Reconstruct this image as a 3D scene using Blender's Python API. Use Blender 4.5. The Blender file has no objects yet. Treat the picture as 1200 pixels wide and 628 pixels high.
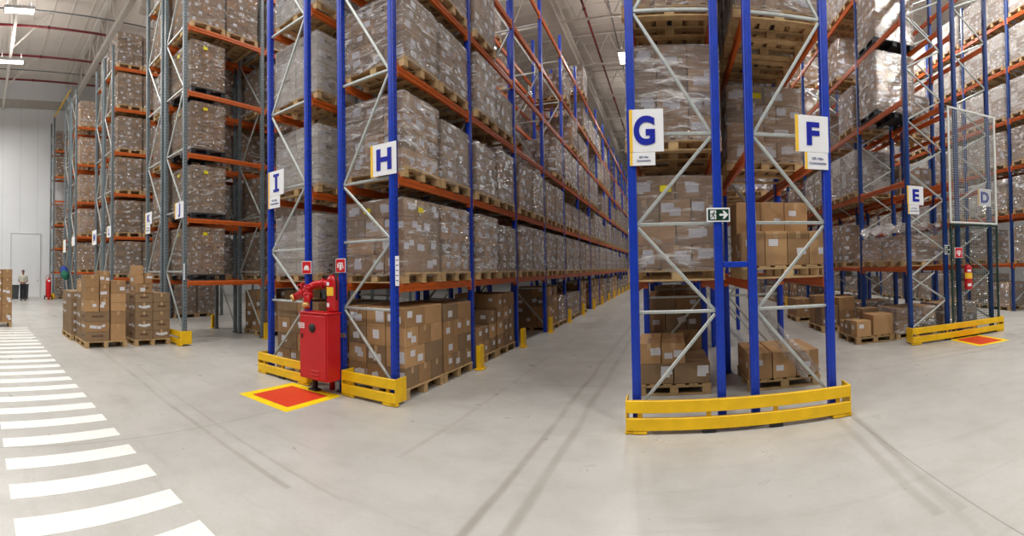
import bpy, bmesh, math, random
from mathutils import Matrix, Vector
R = random.Random(7)
PI = math.pi
COL = bpy.context.scene.collection
SC = bpy.context.scene
SC.view_settings.view_transform = 'Standard'
SC.view_settings.look = 'None'
SC.view_settings.gamma = 1.0
SC.view_settings.use_curve_mapping = False
SC.view_settings.exposure = 0.0
try:
    SC.cycles.transparent_max_bounces = 20
    SC.cycles.max_bounces = 8
    SC.cycles.diffuse_bounces = 4
except Exception:
    pass

# ------------------------------------------------------------------ camera: a phone's swept panorama
F = 515.0; XV = 784.9; X0 = 255.3; TILT = .0267; Y0 = 305.7; CAMH = 1.65
A0 = (X0 - XV) / F
KAX = Vector((math.cos(A0), -math.sin(A0), 0))
def make_camera():
    cd = bpy.data.cameras.new('camera'); cam = bpy.data.objects.new('camera', cd)
    COL.objects.link(cam)
    cd.type = 'PANO'; cd.panorama_type = 'CENTRAL_CYLINDRICAL'
    cd.central_cylindrical_radius = 1.0
    cd.central_cylindrical_range_u_min = -600 / F; cd.central_cylindrical_range_u_max = 600 / F
    cd.central_cylindrical_range_v_min = (Y0 - 628) / F; cd.central_cylindrical_range_v_max = Y0 / F
    M = Matrix.Rotation(TILT, 4, KAX) @ Matrix.Rotation(-(600 - XV) / F, 4, 'Z') @ Matrix.Rotation(PI / 2, 4, 'X')
    M.translation = (0, 0, CAMH)
    cam.matrix_world = M
    cd.clip_start = .05; cd.clip_end = 200
    SC.camera = cam
make_camera()

# ------------------------------------------------------------------ materials
def lin(r, g, b):
    f = lambda c: (c / 255 / 12.92) if c / 255 <= .04045 else ((c / 255 + .055) / 1.055) ** 2.4
    return (f(r), f(g), f(b), 1)
class NT:
    def __init__(s, name):
        s.m = bpy.data.materials.new(name); s.m.use_nodes = True
        s.t = s.m.node_tree; s.t.nodes.clear()
        s.out = s.n('OutputMaterial')
    def n(s, kind, **kw):
        pre = '' if kind.startswith(('ShaderNode', 'Node')) else 'ShaderNode'
        x = s.t.nodes.new(pre + kind)
        for k, v in kw.items(): setattr(x, k, v)
        return x
    def l(s, a, b): s.t.links.new(a, b)
    def val(s, sock, v):
        if isinstance(v, bpy.types.NodeSocket): s.l(v, sock)
        else: sock.default_value = v
    def math(s, op, a, b=None, c=None, clamp=False):
        x = s.n('Math', operation=op); x.use_clamp = clamp
        s.val(x.inputs[0], a)
        if b is not None: s.val(x.inputs[1], b)
        if c is not None: s.val(x.inputs[2], c)
        return x.outputs[0]
    def noise(s, scale, detail=3, vec=None, rough=.55, dist=0):
        x = s.n('TexNoise'); x.inputs['Scale'].default_value = scale; x.inputs['Detail'].default_value = detail
        x.inputs['Roughness'].default_value = rough; x.inputs['Distortion'].default_value = dist
        if vec is not None: s.l(vec, x.inputs['Vector'])
        return x.outputs[0]
    def mapr(s, v, a, b, c=0, d=1):
        x = s.n('MapRange'); x.inputs[1].default_value = a; x.inputs[2].default_value = b
        x.inputs[3].default_value = c; x.inputs[4].default_value = d
        s.l(v, x.inputs[0]); return x.outputs[0]
    def mix(s, fac, a, b):
        x = s.n('Mix', data_type='RGBA'); s.val(x.inputs[0], fac); s.val(x.inputs[6], a); s.val(x.inputs[7], b)
        return x.outputs[2]
    def coord(s, which='Object'): return s.n('TexCoord').outputs[which]
    def pos(s): return s.n('NewGeometry').outputs['Position']
    def scaled(s, v, sc, rot=(0, 0, 0)):
        x = s.n('Mapping'); x.inputs['Scale'].default_value = sc; x.inputs['Rotation'].default_value = rot
        s.l(v, x.inputs['Vector']); return x.outputs[0]
    def xyz(s, v):
        x = s.n('SeparateXYZ'); s.l(v, x.inputs[0]); return x.outputs
    def bsdf(s, col, rough=.5, metal=0, spec=.5, bump=None, bstr=.2, bdist=.01):
        x = s.n('BsdfPrincipled'); s.val(x.inputs['Base Color'], col); s.val(x.inputs['Roughness'], rough)
        x.inputs['Metallic'].default_value = metal; x.inputs['Specular IOR Level'].default_value = spec
        if bump is not None:
            b = s.n('Bump'); b.inputs['Strength'].default_value = bstr; b.inputs['Distance'].default_value = bdist
            s.l(bump, b.inputs['Height']); s.l(b.outputs[0], x.inputs['Normal'])
        return x.outputs[0]
    def done(s, sh): s.l(sh, s.out.inputs[0]); return s.m

def plain(name, rgb, rough=.5, metal=0, spec=.5, var=.12, scale=6, bstr=.08):
    t = NT(name); c = lin(*rgb)
    n = t.noise(scale, 4, t.coord())
    col = t.mix(t.mapr(n, .3, .7), tuple(v * (1 - var) for v in c[:3]) + (1,), tuple(min(1, v * (1 + var)) for v in c[:3]) + (1,))
    return t.done(t.bsdf(col, rough, metal, spec, n, bstr))

def rack_paint(name, rgb, rough=.38):
    """painted upright with rows of punched slots on the faces that look into the aisle"""
    t = NT(name); c = lin(*rgb)
    o = t.coord(); x, y, z = t.xyz(o)
    gx = t.xyz(t.n('NewGeometry').outputs['Normal'])[0]
    side = t.math('GREATER_THAN', t.math('ABSOLUTE', gx), .7)
    zz = t.math('ABSOLUTE', t.math('SUBTRACT', t.math('FRACT', t.math('MULTIPLY', z, 1 / .075)), .5))
    yy = t.math('ABSOLUTE', t.math('SUBTRACT', t.math('ABSOLUTE', y), .022))
    hole = t.math('MULTIPLY', t.math('MULTIPLY', t.math('LESS_THAN', zz, .24), t.math('LESS_THAN', yy, .008)), side)
    n = t.noise(9, 4, o)
    wear = t.math('GREATER_THAN', t.noise(34, 5, o), .69)
    col = t.mix(t.mapr(n, .3, .7), tuple(v * .88 for v in c[:3]) + (1,), tuple(min(1, v * 1.12) for v in c[:3]) + (1,))
    col = t.mix(t.math('MULTIPLY', wear, .35), col, lin(120, 125, 140))
    col = t.mix(hole, col, lin(12, 12, 16))
    return t.done(t.bsdf(col, rough, 0, .5, n, .05))

def cardboard(name, rgb):
    t = NT(name); c = lin(*rgb); o = t.coord()
    n = t.noise(5, 4, o); fl = t.noise(1, 2, t.scaled(o, (3, 3, 120)))
    info = t.n('ObjectInfo').outputs['Random']
    f = t.math('ADD', t.math('MULTIPLY', t.mapr(n, .3, .7), .5), t.math('MULTIPLY', info, .5))
    col = t.mix(f, tuple(v * .84 for v in c[:3]) + (1,), tuple(min(1, v * 1.13) for v in c[:3]) + (1,))
    return t.done(t.bsdf(col, .72, 0, .3, fl, .06))

def paper_label(name):
    t = NT(name); o = t.coord()
    x, y, z = t.xyz(o)
    line = t.math('GREATER_THAN', t.math('SINE', t.math('MULTIPLY', z, 420)), .25)
    k = t.math('MULTIPLY', line, .3)
    return t.done(t.bsdf(t.mix(k, lin(228, 228, 232), lin(120, 120, 130)), .5, 0, .4))

def film(name, lo, hi, rgb, a=.46, b=.74, tint=(235, 235, 238)):
    """stretch film: clear with cloudy, creased bands"""
    t = NT(name); o = t.coord()
    info = t.n('ObjectInfo').outputs['Random']
    off = t.n('CombineXYZ'); t.l(t.math('MULTIPLY', info, 37), off.inputs[0]); t.l(t.math('MULTIPLY', info, 11), off.inputs[2])
    va = t.n('VectorMath', operation='ADD'); t.l(o, va.inputs[0]); t.l(off.outputs[0], va.inputs[1])
    v = va.outputs[0]
    s1 = t.noise(2.2, 5, t.scaled(v, (1.2, 1.2, 5), (.35, .25, .3)), .62, 1.2)
    s2 = t.noise(3.2, 4, t.scaled(v, (1, 1, 7), (-.3, -.2, .4)), .6, .6)
    st = t.math('MAXIMUM', t.mapr(s1, a, b), t.mapr(s2, a + .06, b + .04))
    st = t.math('POWER', st, 1.6)
    lw = t.n('LayerWeight'); lw.inputs[0].default_value = .25
    fac = t.math('ADD', t.math('MULTIPLY_ADD', st, hi - lo, lo), t.math('MULTIPLY', lw.outputs['Facing'], .10), clamp=True)
    tr = t.n('BsdfTransparent'); tr.inputs[0].default_value = lin(*tint)
    hgt = t.math('ADD', t.math('MULTIPLY', s1, 1.0), t.math('MULTIPLY', t.noise(14, 4, t.scaled(v, (1, 1, 2.5))), .7))
    pr = t.bsdf(lin(*rgb), .22, 0, .7, hgt, 1.0, .05)
    mx = t.n('MixShader'); t.l(fac, mx.inputs[0]); t.l(tr.outputs[0], mx.inputs[1]); t.l(pr, mx.inputs[2])
    gl = t.n('BsdfGlossy'); gl.inputs[0].default_value = (1, 1, 1, 1); gl.inputs[1].default_value = .07
    bp = t.n('Bump'); bp.inputs['Strength'].default_value = 1; bp.inputs['Distance'].default_value = .14; t.l(hgt, bp.inputs['Height'])
    t.l(bp.outputs[0], gl.inputs['Normal'])
    m2 = t.n('MixShader'); t.val(m2.inputs[0], .14); t.l(mx.outputs[0], m2.inputs[1]); t.l(gl.outputs[0], m2.inputs[2])
    return t.done(m2.outputs[0])

def glow(name, rgb, strength):
    t = NT(name); e = t.n('Emission'); e.inputs[0].default_value = lin(*rgb); e.inputs[1].default_value = strength
    return t.done(e.outputs[0])

def concrete():
    t = NT('polished_concrete'); p = t.pos(); x, y, z = t.xyz(p)
    big = t.noise(.35, 4, p, .6); mid = t.noise(2.0, 6, p, .62); fine = t.noise(30, 4, p)
    col = t.mix(t.mapr(big, .3, .7), lin(174, 174, 170), lin(196, 195, 191))
    col = t.mix(t.math('MULTIPLY', t.mapr(mid, .44, .72), .34), col, lin(150, 146, 138))
    col = t.mix(t.math('MULTIPLY', t.mapr(fine, .5, .8), .18), col, lin(150, 147, 140))
    # long scuffs lying along the cross aisle
    sc = t.noise(1.2, 4, t.scaled(p, (.5, 4, 1), (0, 0, .12)), .65)
    col = t.mix(t.math('MULTIPLY', t.mapr(sc, .56, .74), .28), col, lin(140, 136, 128))
    # saw-cut joints
    for ax, per, off in ((x, 6.0, 1.15), (y, 6.0, 2.9)):
        d = t.math('ABSOLUTE', t.math('SUBTRACT', t.math('FRACT', t.math('MULTIPLY_ADD', ax, 1 / per, off / per)), .5))
        col = t.mix(t.math('MULTIPLY', t.math('LESS_THAN', d, .0011), .45), col, lin(110, 106, 100))
    # fork-lift tyre tracks: (x0,y0)-(x1,y1), width, strength
    brk = t.mapr(t.noise(.9, 4, p, .6), .35, .6, .35, 1)
    for (xa, ya, xb, yb, w, k) in TRACKS:
        dx, dy = xb - xa, yb - ya; L = math.hypot(dx, dy); nx, ny = -dy / L, dx / L; c = nx * xa + ny * ya
        wob = t.math('MULTIPLY', t.math('SUBTRACT', t.noise(.6, 2, p), .5), .12)
        d = t.math('ABSOLUTE', t.math('ADD', t.math('SUBTRACT', t.math('ADD', t.math('MULTIPLY', x, nx), t.math('MULTIPLY', y, ny)), c), wob))
        along = t.math('ADD', t.math('MULTIPLY', x, dx / L), t.math('MULTIPLY', y, dy / L))
        s0 = xa * dx / L + ya * dy / L
        inr = t.math('MULTIPLY', t.math('GREATER_THAN', along, s0), t.math('LESS_THAN', along, s0 + L))
        f = t.mapr(d, w * .35, w, 1, 0)
        f = t.math('MULTIPLY', t.math('MULTIPLY', t.math('MULTIPLY', f, brk), inr), k)
        col = t.mix(f, col, lin(128, 120, 108))
    rough = t.mapr(mid, .3, .7, .26, .42)
    return t.done(t.bsdf(col, rough, 0, .45, mid, .03))

TRACKS = [(-1.28, 2.4, -.95, 30, .05, .5), (-1.02, 2.3, -.72, 30, .06, .42), (-2.3, 3.2, -2.25, 30, .04, .28),
          (1.62, 2.35, 2.6, 30, .06, .3), (1.78, 2.3, 2.95, 30, .05, .26), (1.7, 2.0, 1.95, 5.2, .05, .2),
          (-12, 2.75, -2.6, 2.2, .04, .38), (-12, 3.1, -2.2, 2.35, .03, .28), (3.6, 6.4, 12, 6.0, .04, .4), (3.6, 6.1, 12, 5.6, .04, .35)]
M = {}
M['blue'] = rack_paint('blue_rack_paint', (12, 56, 176))
M['navy'] = rack_paint('dark_blue_rack_paint', (16, 58, 128))
M['grey'] = rack_paint('grey_rack_steel', (112, 124, 130))
M['orange'] = plain('orange_beam_paint', (196, 92, 28), .42, 0, .5, .14, 8)
M['galv'] = plain('galvanised_steel', (186, 192, 190), .4, .35, .5, .1, 20)
M['whitesteel'] = plain('white_painted_steel', (222, 224, 220), .45, 0, .5, .05)
M['steel'] = plain('dull_steel', (120, 124, 126), .4, .6)
M['yellow'] = plain('yellow_guard_paint', (246, 196, 4), .42, 0, .5, .1, 5)
M['pyellow'] = plain('yellow_floor_paint', (244, 214, 20), .5, 0, .4, .06, 10)
M['pred'] = plain('red_floor_paint', (214, 62, 36), .5, 0, .4, .08, 10)
M['pwhite'] = plain('white_floor_paint', (236, 236, 232), .5, 0, .4, .05, 14)
M['red'] = plain('red_enamel', (196, 24, 32), .32, 0, .5, .07, 3)
M['darkred'] = plain('dark_red_pipe_paint', (120, 34, 40), .45)
M['brass'] = plain('brass', (206, 170, 110), .35, .7)
M['black'] = plain('black_rubber', (24, 24, 26), .6)
M['blackplastic'] = plain('black_pallet_plastic', (26, 30, 36), .5)
M['signwhite'] = plain('sign_white', (240, 242, 246), .4, 0, .4, .02)
M['signyellow'] = plain('sign_yellow', (246, 200, 60), .45, 0, .4, .04)
M['signblue'] = plain('sign_blue', (14, 32, 160), .45, 0, .4, .04)
M['signred'] = plain('sign_red', (206, 28, 40), .4, 0, .4, .04)
M['signgreen'] = plain('exit_sign_green', (10, 56, 40), .4, 0, .4, .04)
M['signgrey'] = plain('sign_grey_text', (90, 100, 150), .5, 0, .4, .04)
M['wood'] = plain('pallet_wood', (190, 160, 116), .7, 0, .3, .2, 7)
M['wood_dark'] = plain('weathered_pallet_wood', (166, 138, 98), .75, 0, .3, .22, 7)
M['board'] = cardboard('brown_cardboard', (164, 129, 91))
M['board2'] = cardboard('tan_cardboard', (186, 147, 104))
M['board3'] = cardboard('grey_brown_cardboard', (142, 117, 89))
M['board4'] = cardboard('pale_carton_board', (200, 190, 172))
M['tape'] = plain('packing_tape', (196, 164, 124), .25, 0, .5, .05)
M['print'] = plain('dark_printed_band', (104, 78, 60), .6, 0, .3, .3, 30)
M['paper'] = paper_label('shipping_label_paper')
M['tag'] = plain('yellow_tag_paper', (222, 206, 30), .5)
M['film'] = film('clear_stretch_film', .03, .85, (232, 231, 229), .51, .70)
M['film_heavy'] = film('cloudy_stretch_film', .06, .9, (232, 231, 230), .475, .665)
M['film_white'] = film('white_stretch_film', .2, .7, (238, 238, 238), .44, .72)
M['concrete'] = concrete()
M['roofdeck'] = plain('roof_deck', (232, 224, 216), .6, 0, .3, .05, .5)
M['truss'] = plain('cream_truss_paint', (226, 222, 214), .5, 0, .4, .05)
M['wallpanel'] = plain('white_wall_panel', (232, 236, 240), .35, 0, .5, .03, .4)
M['wallgrey'] = plain('grey_wall_flashing', (188, 186, 178), .5)
M['seam'] = plain('panel_seam', (196, 200, 204), .5)
M['lampglow'] = glow('lamp_diffuser', (255, 252, 244), 9)
M['lampbody'] = plain('lamp_housing', (210, 212, 214), .4)
M['skin'] = plain('skin', (150, 104, 82), .55)
M['hair'] = plain('black_hair', (24, 20, 20), .6)
M['trousers'] = plain('dark_trousers', (30, 34, 46), .8)
M['tarpblue'] = plain('blue_cloth', (30, 58, 140), .8)
M['tarpgreen'] = plain('green_cloth', (20, 100, 76), .8)
M['darkgreen'] = plain('dark_green_steel', (20, 52, 46), .5)
M['bin'] = plain('dark_grey_plastic', (62, 66, 70), .5)
def shirt():
    t = NT('checked_shirt'); x, y, z = t.xyz(t.coord())
    ch = lambda a, k: t.math('GREATER_THAN', t.math('SINE', t.math('MULTIPLY', a, k)), .3)
    f = t.math('MULTIPLY', t.math('ADD', ch(x, 60), ch(z, 60)), .4)
    return t.done(t.bsdf(t.mix(f, lin(214, 212, 196), lin(128, 136, 130)), .85, 0, .2))
M['shirt'] = shirt()

# ------------------------------------------------------------------ mesh building
class MB:
    def __init__(s): s.v = []; s.f = []; s.mi = []; s.mats = []; s.sm = []
    def slot(s, m):
        if m not in s.mats: s.mats.append(m)
        return s.mats.index(m)
    def add(s, vs, fs, m, smooth=False):
        b = len(s.v); s.v += [tuple(v) for v in vs]; k = s.slot(m)
        for f in fs: s.f.append(tuple(b + i for i in f)); s.mi.append(k); s.sm.append(smooth)
    def box(s, c, d, m, bev=0, mat=None):
        hx, hy, hz = d[0] / 2, d[1] / 2, d[2] / 2
        T = (lambda p: p) if mat is None else (lambda p: tuple(mat @ Vector(p)))
        if mat is None: T = lambda p: (p[0] + c[0], p[1] + c[1], p[2] + c[2])
        if bev <= 0:
            vs = [T((sx * hx, sy * hy, sz * hz)) for sx in (-1, 1) for sy in (-1, 1) for sz in (-1, 1)]
            s.add(vs, [(0, 1, 3, 2), (4, 6, 7, 5), (0, 4, 5, 1), (2, 3, 7, 6), (0, 2, 6, 4), (1, 5, 7, 3)], m); return
        b = min(bev, hx * .49, hy * .49, hz * .49); vs = []; ix = {}
        for sx in (-1, 1):
            for sy in (-1, 1):
                for sz in (-1, 1):
                    for a in range(3):
                        h = [hx - b, hy - b, hz - b]; h[a] += b
                        ix[sx, sy, sz, a] = len(vs); vs.append(T((sx * h[0], sy * h[1], sz * h[2])))
        fs = []
        for g in (-1, 1):
            q = [(-1, -1), (1, -1), (1, 1), (-1, 1)]
            if g < 0: q = q[::-1]
            fs.append([ix[g, u, w, 0] for u, w in q]); fs.append([ix[w, g, u, 1] for u, w in q]); fs.append([ix[u, w, g, 2] for u, w in q])
        for u in (-1, 1):
            for w in (-1, 1):
                e = [(ix[-1, u, w, 1], ix[1, u, w, 1], ix[1, u, w, 2], ix[-1, u, w, 2]),
                     (ix[u, -1, w, 0], ix[u, 1, w, 0], ix[u, 1, w, 2], ix[u, -1, w, 2]),
                     (ix[u, w, -1, 0], ix[u, w, 1, 0], ix[u, w, 1, 1], ix[u, w, -1, 1])]
                fs += e
        for sx in (-1, 1):
            for sy in (-1, 1):
                for sz in (-1, 1): fs.append((ix[sx, sy, sz, 0], ix[sx, sy, sz, 1], ix[sx, sy, sz, 2]))
        s.add(vs, fs, m)
    def bar(s, p, q, w, h, m, bev=0, up=(0, 0, 1)):
        p = Vector(p); q = Vector(q); d = q - p; L = d.length; d.normalize()
        u = Vector(up)
        if abs(d.dot(u)) > .95: u = Vector((0, 1, 0))
        sx = d.cross(u).normalized(); sz = sx.cross(d)
        mt = Matrix((sx, d, sz)).transposed().to_4x4(); mt.translation = (p + q) / 2
        s.box(None, (w, L, h), m, bev, mt)
    def tube(s, pts, r, m, seg=10, cap=True, rs=None):
        pts = [Vector(p) for p in pts]; n = len(pts); vs = []; fs = []
        u = None
        for i, p in enumerate(pts):
            d = (pts[min(i + 1, n - 1)] - pts[max(i - 1, 0)]).normalized()
            if u is None:
                u = d.cross(Vector((0, 0, 1)))
                if u.length < .1: u = d.cross(Vector((1, 0, 0)))
            u = (u - d * u.dot(d)).normalized(); w = d.cross(u)
            rr = rs[i] if rs else r
            for k in range(seg):
                a = 2 * PI * k / seg; vs.append(p + u * math.cos(a) * rr + w * math.sin(a) * rr)
        for i in range(n - 1):
            for k in range(seg):
                k2 = (k + 1) % seg; fs.append((i * seg + k, i * seg + k2, (i + 1) * seg + k2, (i + 1) * seg + k))
        if cap: fs.append(tuple(range(seg))[::-1]); fs.append(tuple((n - 1) * seg + k for k in range(seg)))
        s.add(vs, fs, m, True)
    def prism(s, poly, m, y0, y1, org=(0, 0, 0)):
        """polygon in x,z drawn out along y"""
        n = len(poly); ox, oy, oz = org
        vs = [(ox + a, oy + y0, oz + b) for a, b in poly] + [(ox + a, oy + y1, oz + b) for a, b in poly]
        fs = [tuple(range(n)), tuple(range(n, 2 * n))[::-1]] + [(i, (i + 1) % n, n + (i + 1) % n, n + i) for i in range(n)]
        s.add(vs, fs, m)
    def quad(s, a, b, c, d, m): s.add([a, b, c, d], [(0, 1, 2, 3)], m)
    def mesh(s, name, fix=True):
        me = bpy.data.meshes.new(name); me.from_pydata(s.v, [], s.f)
        for m in s.mats: me.materials.append(m)
        me.polygons.foreach_set('material_index', s.mi); me.polygons.foreach_set('use_smooth', s.sm)
        if fix:
            b = bmesh.new(); b.from_mesh(me); bmesh.ops.recalc_face_normals(b, faces=b.faces); b.to_mesh(me); b.free()
        me.update(); return me
    def build(s, name, parent=None, loc=None, fix=True): return link(name, s.mesh(name, fix), parent, loc)
def link(name, me, parent=None, loc=None, rz=0):
    o = bpy.data.objects.new(name, me); COL.objects.link(o)
    if parent is not None: o.parent = parent
    if loc is not None: o.location = loc
    if rz: o.rotation_euler = (0, 0, rz)
    return o
def tag(o, label=None, cat=None, group=None, kind=None):
    if label: o['label'] = label
    if cat: o['category'] = cat
    if group: o['group'] = group
    if kind: o['kind'] = kind
    return o
def thing(name, loc, label, cat, group=None, rz=0):
    o = link(name, None, None, loc, rz); return tag(o, label, cat, group)
def copy_tree(o, parent=None):
    c = o.copy(); COL.objects.link(c)
    if parent is not None: c.parent = parent
    for ch in o.children: copy_tree(ch, c)
    return c
ORD = ['', 'first', 'second', 'third', 'fourth', 'fifth', 'sixth', 'seventh', 'eighth', 'ninth', 'tenth', 'eleventh', 'twelfth', 'thirteenth',
       'fourteenth', 'fifteenth', 'sixteenth', 'seventeenth', 'eighteenth', 'nineteenth', 'twentieth', 'twenty-first', 'twenty-second', 'twenty-third',
       'twenty-fourth', 'twenty-fifth', 'twenty-sixth', 'twenty-seventh', 'twenty-eighth', 'twenty-ninth', 'thirtieth', 'thirty-first', 'thirty-second', 'thirty-third', 'thirty-fourth', 'thirty-fifth', 'thirty-sixth', 'thirty-seventh', 'thirty-eighth', 'thirty-ninth', 'fortieth']
# a measured bearing on the panorama turned into a point: on the plane y = D, or on the floor
def ray(x, y):
    u = (x - XV) / F; v = (Y0 - y) / F
    return Matrix.Rotation(TILT, 3, KAX) @ Vector((math.sin(u), math.cos(u), v))
def on_y(x, y, D):
    d = ray(x, y); p = d * (D / d.y); p.z += CAMH; return p
def on_floor(x, y, z=0):
    d = ray(x, y); p = d * ((z - CAMH) / d.z); p.z += CAMH; return p
# ------------------------------------------------------------------ the hall
WX, EX, BY, SY = -28.6, 18.0, 52.0, -7.0
HZ = 14.3
def slab(name, lo, hi, m):
    b = MB(); b.box([(a + c) / 2 for a, c in zip(lo, hi)], [c - a for a, c in zip(lo, hi)], m)
    return tag(b.build(name), kind='structure')
slab('floor', (WX - .3, SY, -.2), (EX + .3, BY + .3, 0), M['concrete'])
slab('wall_back', (WX, BY, 0), (EX, BY + .2, HZ), M['wallpanel'])
slab('wall_right', (EX, SY, 0), (EX + .2, BY, HZ), M['wallpanel'])
# left end wall: insulated panels with seams, a flashing band near the top
b = MB(); b.box((WX - .1, (SY + BY) / 2, HZ / 2), (.2, BY - SY, HZ), M['wallpanel'])
y = -6.6
while y < 30:
    b.box((WX + .003, y, 6.4), (.006, .018, 12.8), M['seam']); y += 1.15
tag(b.build('wall_left'), kind='structure')
b = MB(); b.box((WX + .03, 8, 12.72), (.06, 30, .5), M['wallgrey'], .01); b.box((WX + .05, 8, 12.44), (.1, 30, .06), M['wallgrey'], .01)
tag(b.build('trim_1'), kind='structure')
# flush door in the left wall
b = MB(); b.box((WX + .02, 3.0, 2.05), (.04, 1.9, 4.1), M['wallpanel'], .008)
door = tag(b.build('door_1'), kind='structure')
b = MB()
for yy in (2.03, 3.97): b.box((WX + .03, yy, 2.08), (.06, .06, 4.16), M['seam'], .01)
b.box((WX + .03, 3.0, 4.13), (.06, 2.0, .06), M['seam'], .01)
b.build('door_frame', door)
b = MB(); b.box((WX + .06, 3.8, 1.05), (.04, .03, .14), M['steel'], .008); b.build('door_handle', door)
# roof deck: ribbed sheet
b = MB(); b.box(((WX + EX) / 2, (SY + BY) / 2, HZ + .1), (EX - WX, BY - SY, .2), M['roofdeck'])
y = SY + .5
while y < BY:
    b.box(((WX + EX) / 2, y, HZ - .025), (EX - WX, .05, .05), M['roofdeck']); y += .9
tag(b.build('ceiling'), kind='structure')

def truss(y, x0, x1, zb, zt, ch, n, lab, group=None):
    t = thing('roof_truss', (0, y, 0), lab, 'roof truss', group)
    for nm, z in (('bottom_chord', zb), ('top_chord', zt)):
        b = MB(); b.bar((x0, 0, z), (x1, 0, z), ch, ch, M['truss'], .01); b.build(nm, t)
    b = MB(); st = (x1 - x0) / n
    b.add([(x0 + st * i / 2 + q, dy, (zb if i % 2 == 0 else zt)) for i in range(2 * n + 1) for q, dy in ((-.025, -.025), (.025, -.025), (.025, .025), (-.025, .025))],
          [(4 * i + k, 4 * i + (k + 1) % 4, 4 * i + 4 + (k + 1) % 4, 4 * i + 4 + k) for i in range(2 * n) for k in range(4)], M['truss'])
    b.build('web', t); return t
for i, yy in enumerate((1.4, 5.7, 10, 14.3, 18.6, 22.9, 27.2, 31.5, 35.8, 40.1, 44.4)):
    if i == 0: truss(yy, WX + .05, EX - .05, 12.35, 14.1, .14, 26, 'cream lattice roof truss that carries the lamps near the left end wall')
    elif i == 1: truss(yy, WX + .05, EX - .05, 12.3, 14.1, .24, 26, 'thick cream lattice roof truss running to the end wall just before the racks')
    elif i == 2: t2 = truss(yy, WX + .05, EX - .05, 12.5, 14.1, .09, 30, 'thin cream lattice truss crossing under the roof above the rack aisles', 'roof trusses above the racks')
    else:
        c = copy_tree(t2); c.location = (0, yy, 0)
# knee braces that hold the front trusses to the roof
b = MB()
for x in (-25.3, -21, -16.5, -12, -7.5): b.bar((x, 1.4, 12.4), (x + .4, 3.4, 14.2), .06, .06, M['truss'])
tag(b.build('trim_2'), kind='structure')
# broad girder above the row H aisle and others parallel to it
for k, x in enumerate((-4.7, 7.2, -16.4)):
    b = MB(); b.box((x, 29, 12.32), (.5, 45.5, .16), M['truss'], .01); b.box((x, 29, 12.62), (.1, 45.5, .5), M['truss']); b.box((x, 29, 12.9), (.5, 45.5, .1), M['truss'], .01)
    tag(b.build('trim_%d' % (3 + k)), kind='structure')
# sprinkler mains
pm = MB(); pm.tube([(0, SY + .2, 0), (0, BY - .2, 0)], .055, M['darkred'], 10)
for i in range(9): pm.tube([(0, 3 + i * 5.2, 0), (0, 3.09 + i * 5.2, 0)], .08, M['darkred'], 10)
pme = pm.mesh('sprinkler_pipe')
sm = MB(); sm.tube([(0, SY + .2, 0), (0, BY - .2, 0)], .03, M['steel'], 8); sme = sm.mesh('conduit_pipe')
for x in (-19.9, -22.7, -25.6, -3.45):
    o = link('sprinkler_pipe', pme, None, (x, 0, 12.98))
    if x < -10: tag(o, 'dark red sprinkler main running under the roof towards the end wall side', 'pipe', 'sprinkler mains near the left wall')
    else: tag(o, 'dark sprinkler main running under the roof above the aisle beside rack H', 'pipe')
for x in (-19.0, -24.8, -2.4):
    o = link('conduit_pipe', sme, None, (x, 0, 13.2))
    if x < -10: tag(o, 'thin grey conduit running beside a dark red sprinkler main', 'pipe', 'conduits near the left wall')
    else: tag(o, 'thin grey conduit under the roof above the aisle beside rack H', 'pipe')

# ------------------------------------------------------------------ high-bay lamps
hb = MB(); hb.box((0, 0, .06), (1.15, .36, .1), M['lampbody'], .02)
for i in range(9): hb.box((-.48 + i * .12, 0, .14), (.02, .3, .07), M['lampbody'])
hbm = hb.mesh('housing')
db = MB(); db.box((0, 0, 0), (1.08, .3, .02), M['lampglow'], .005); dbm = db.mesh('diffuser')
rb = MB(); rb.tube([(0, 0, .11), (0, 0, 1.05)], .008, M['steel'], 6); rbm = rb.mesh('hanger')
ld = bpy.data.lights.new('high_bay_light', 'AREA'); ld.shape = 'RECTANGLE'; ld.size = 1.05; ld.size_y = .3; ld.energy = 1; ld.color = (1, .965, .92)
def lamp(x, y, z, power, label, group=None, rz=0):
    t = thing('high_bay_lamp', (x, y, z), label, 'lamp', group, rz)
    link('housing', hbm, t); link('diffuser', dbm, t)
    for hx in (-.45, .45): link('hanger', rbm, t, (hx, 0, 0))
    l = ld.copy(); l.energy = power
    o = bpy.data.objects.new('high_bay_light', l); COL.objects.link(o); o.parent = t; o.location = (0, 0, -.03)
    l2 = ld.copy(); l2.energy = power * UP; l2.color = (1, .94, .88)      # upward light added above each lamp to brighten the roof
    o = bpy.data.objects.new('high_bay_uplight', l2); COL.objects.link(o); o.parent = t; o.location = (0, 0, .24); o.rotation_euler = (PI, 0, 0)
FRONT = 212; AISLE = 155; UP = .2
for x in (-20.0, -16.0, -11.2, -6.7, -2.2, 2.3, 6.8, 11.3):
    lab, g = 'bright high-bay lamp hung above the front cross aisle, out over the open floor', 'lamps above the cross aisle'
    if x == -20.0: lab, g = 'bright high-bay lamp under the truss nearest the left end wall', None
    if x == -16.0: lab, g = 'bright high-bay lamp beside the truss, nearer than the one by the wall', None
    lamp(x, 1.35, 11.3, FRONT * (1.5 if x < -18 else 1), lab, g, PI / 2)
for x in (-25, -20, -11, -2.0, 7): lamp(x, -4.2, 11.3, FRONT * (2.2 if x < -18 else 1.4), 'high-bay lamp above the open floor before the racks', 'lamps above the open floor')  # leftmost lamp is an unseen extra, added to brighten the end wall
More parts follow.
